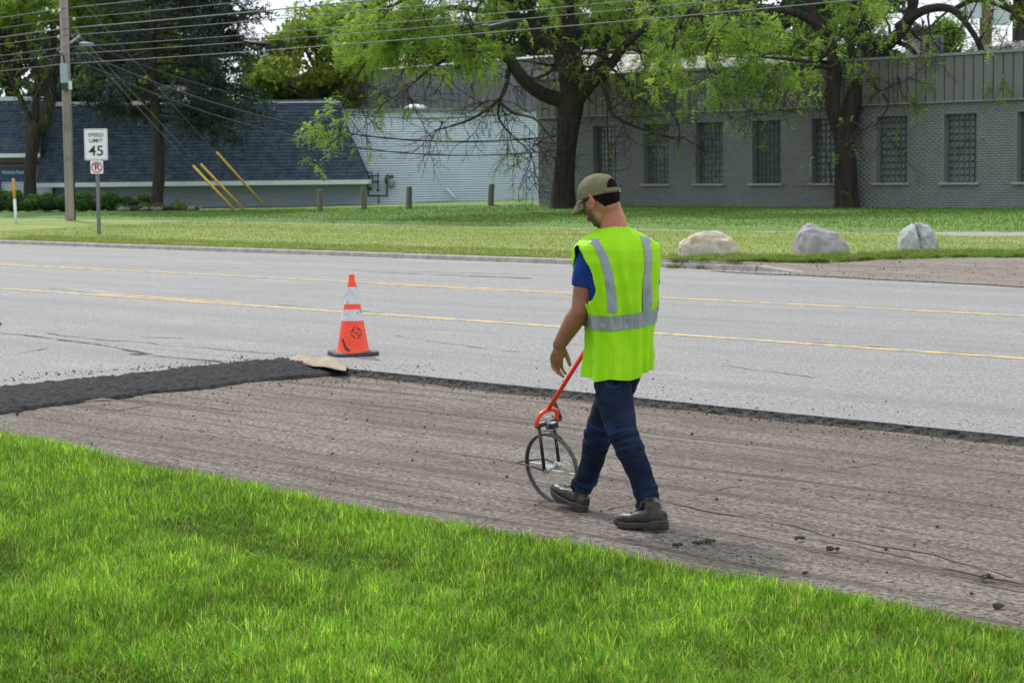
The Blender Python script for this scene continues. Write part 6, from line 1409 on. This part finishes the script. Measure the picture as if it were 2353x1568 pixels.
for (h_, k_, a_, fh, sd_) in ((Lhip, Lkn, Lan, LF, 0.), (Rhip, Rkn, Ran, RF, 20.)):
    fh = np.array(fh); t1, d1 = seg_t(V, h_, k_); t2, d2 = seg_t(V, k_, a_); L1 = (k_ - h_).length; L2 = (a_ - k_).length
    on1 = (d1 < d2) & (d1 < .13); on2 = (d2 <= d1) & (d2 < .11); s = np.where(on1, t1 * L1, L1 + t2 * L2); kk = L1
    for m_ in np.nonzero(on1 | on2)[0]:
        v = V[m_]; sv = float(s[m_]); fr = float((v - np.array(k_)) @ fh)
        w1 = math.exp(-((sv - kk - .02) / .085) ** 2); w2 = math.exp(-((sv - kk - L2 + .06) / .07) ** 2); w3 = math.exp(-((sv - .10) / .10) ** 2)
        tw_ = noise.noise(Vector((float(v[0]) * 7 + sd_, float(v[1]) * 7, float(v[2]) * 5)))
        ph = sv * 210 + 3.5 * tw_ + fr * 28
        tw2 = noise.noise(Vector((float(v[0]) * 11 + sd_ + 7, float(v[1]) * 11, float(v[2]) * 22))); disp[m_] += .0030 * w1 * math.sin(ph * .8 + 5 * tw2) * (.2 + tw2) + .0040 * w2 * math.sin(sv * 130 + 7 * tw_ + fr * 22) * (.5 + tw2) + .0022 * w3 * math.sin(sv * 100 + 6 * tw_ - fr * 40) + .0045 * tw_ + .011 * tw2 * (.25 + w1 + w2)
        fade[m_] = 1 + 1.5 * w1 * max(0, math.sin(ph)) * .5 + .9 * w2 * max(0, math.sin(sv * 170 + 4 * tw_ + fr * 10)) * .5 + 1.3 * max(0, tw_) + 1.6 * max(0, tw2 - .05) * (.3 + w1 + .6 * w2) + .15
V2 = V + N * disp[:, None]
finish(me, 'jeans', M_JEAN, man, V2, np.clip((fade - 1.15) * 1.7 + .85, .45, 3.6)[:, None] * np.array((.85, .95, 1.12)))
# stitched back pocket outline and hems
ths_p = []
mb = MB(); pk = [W(1391, 884, 9.80), W(1400, 888, 9.80), W(1418, 889, 9.80), W(1428, 884, 9.80), W(1431, 872, 9.80)]
def snap(p): 
    i = int(np.argmin(((V2 - np.array(CO + (p - CO).normalized() * 0 + p)) ** 2).sum(1))); return Vector(V2[i]) + Vector(N[i]) * .0008
def cast(px, py):
    r = ray(px, py); rr_ = np.array(r / r.length); rel = V2 - np.array(CO); t = rel @ rr_; dist = np.linalg.norm(rel - t[:, None] * rr_, axis=1); m_ = dist < .008
    if not m_.any(): return None
    i = np.nonzero(m_)[0][np.argmin(t[m_])]; return Vector(V2[i]) + Vector(N[i]) * .001
pp = [cast(x, y) for x, y in ((1390, 870), (1391, 882), (1400, 887), (1412, 888), (1424, 886), (1430, 880), (1432, 868))]; pp = [p for p in pp if p]
if len(pp) > 3: mb.tube(pp, .0009, 5); mb.build('pocket_stitching', mat('faded_stitch', (.10, .11, .16), None, rough=.8), man)
for (k_, a_, r_) in ((Lkn, Lan, .0575), (Rkn, Ran, .0555)):
    d = (a_ - k_).normalized(); mb = MB(); a_ = a_ + d * (.014 if k_ is Lkn else .002); mb.tube([a_ - d * .016, a_ - d * .008, a_ + d * .002], [r_ - .0015, r_ + .0012, r_ - .0005], 28, caps=False); o = mb.build('jeans_hem', M_JEAN, man, smooth=True)
# ---- boots
def boot(toe, heel, up, ank, name_l, L_=.298):
    f = (toe - heel).normalized(); s = f.cross(up).normalized(); u = s.cross(f).normalized(); ub = MB(); o0 = heel
    def P(x, y, z): return o0 + f * x + s * y + u * z
    secs = [(.004, .024, .020, .084), (.03, .032, .020, .100), (.07, .036, .020, .106), (.11, .037, .020, .094), (.15, .041, .020, .086), (.19, .046, .020, .074), (.23, .048, .020, .076), (.262, .044, .021, .070), (.285, .033, .023, .060), (.296, .018, .027, .048)]
    sg = 20; V = []
    for (x, w_, z0, z1) in secs:
        x = x * L_ / .298
        for k in range(sg):
            t = 2 * PI * k / sg; cy, sy = math.cos(t), math.sin(t); e = .78
            V.append(P(x, w_ * math.copysign(abs(cy) ** e, cy), (z0 + z1) / 2 + (z1 - z0) / 2 * math.copysign(abs(sy) ** e, sy)))
    n = len(secs); ub.add(V, [(i * sg + k, i * sg + (k + 1) % sg, (i + 1) * sg + (k + 1) % sg, (i + 1) * sg + k) for i in range(n - 1) for k in range(sg)] + [tuple(range(sg))[::-1], tuple((n - 1) * sg + k for k in range(sg))])
    ub.tube([P(.066, 0, .05), P(.066, 0, .10), ank.lerp(P(.066, 0, .16), .5), ank + (ank - P(.066, 0, .10)).normalized() * .02], [(.040, .036), (.043, .038), (.042, .040), (.043, .040)], 18)
    me = fuse(ub, .0045, 5, .5); V = me_co(me); N = me_no(me); V = V + N * (.0016 * np.array([noise.noise(Vector((float(a), float(b), float(c))) * 35) for a, b, c in V]))[:, None]
    rel = V - np.array(o0); x_ = rel @ np.array(f); z_ = rel @ np.array(u)
    tint = np.ones((len(V), 3)) * (1 + .5 * np.clip((x_ - .2) / .08, 0, 1) * np.clip((z_ - .03) / .03, 0, 1))[:, None]
    b_ = finish(me, 'boot', M_BOOT, man, V, tint)
    # sole with raised heel, welt and tread lugs
    out_ = [(0, 0, .0), ]; V = []; nn_ = 40; lay = [(.0, 1.0), (.010, 1.03), (.022, 1.03), (.030, 1.0)]
    ol = []
    for k in range(nn_):
        t = 2 * PI * k / nn_; x = .148 + .152 * math.cos(t); wv = .040 + .010 * sm(.10, .22, x) - .006 * math.exp(-((x - .11) / .03) ** 2); y = wv * math.copysign(abs(math.sin(t)) ** .7, math.sin(t)); ol.append((x, y))
    for (z, sc) in lay:
        for (x, y) in ol:
            arch = .012 * math.exp(-((x - .115) / .022) ** 2); toe_up = .016 * sm(.22, .30, x); hl_ = .010 * sm(.05, .0, x) if z > .02 else 0
            zz = z + toe_up + (arch if z < .005 else 0) + (.012 * sm(.10, .04, x) if z > .02 else 0); V.append(P((.148 + (x - .148) * sc) * L_ / .298, y * sc, zz))
    so = MB().add(V, [(j * nn_ + k, j * nn_ + (k + 1) % nn_, (j + 1) * nn_ + (k + 1) % nn_, (j + 1) * nn_ + k) for j in range(3) for k in range(nn_)] + [tuple(range(nn_))[::-1], tuple(3 * nn_ + k for k in range(nn_))]).build('sole', M_SOLE, b_, smooth=True)
    mb = MB(); wl = [P((.148 + (x - .148) * 1.02) * L_ / .298, y * 1.04, .029 + .016 * sm(.22, .30, x) + .014 * sm(.10, .04, x)) for x, y in ol]; mb.tube(wl + [wl[0]], .0028, 6, caps=False); mb.build('welt', mat('grey_welt', (.10, .09, .085), None, rough=.6), b_, smooth=True)
    for i in range(7):
        x = .215 - .017 * i; z = .060 + .0065 * i + (.012 * max(0, i - 3)); lw = MB(); sgn = (-1) ** i
        lw.tube([P(x * L_ / .298, -.024, z - .004), P((x - .008 * sgn) * L_ / .298, 0, z + .012), P(x * L_ / .298, .024, z - .004)], .0026, 6); lw.build('lace', mat('lace_cord', (.03, .026, .02), (.16, .12, .06), scale=90, rough=.8) if i == 0 and name_l == 0 else bpy.data.materials['lace_cord'], b_, smooth=True)
    return b_
Lheel = plane_pt(1532, 1228, 0.012); Lheel = plane_pt(1531, 1226, .0) + UPZ * .020; LtoeP = Lheel + LF * .298; LtoeP.z = .002
boot(LtoeP, Lheel, UPZ, Lan, 0)
rh = W(1343, 1180, 10.22); rt = W(1272, 1134, 10.22 + .235); rt = rh + (rt - rh).normalized() * .298
boot(rt, rh, (UPZ * .9 - RF * .45).normalized(), Ran, 1)
print('done')
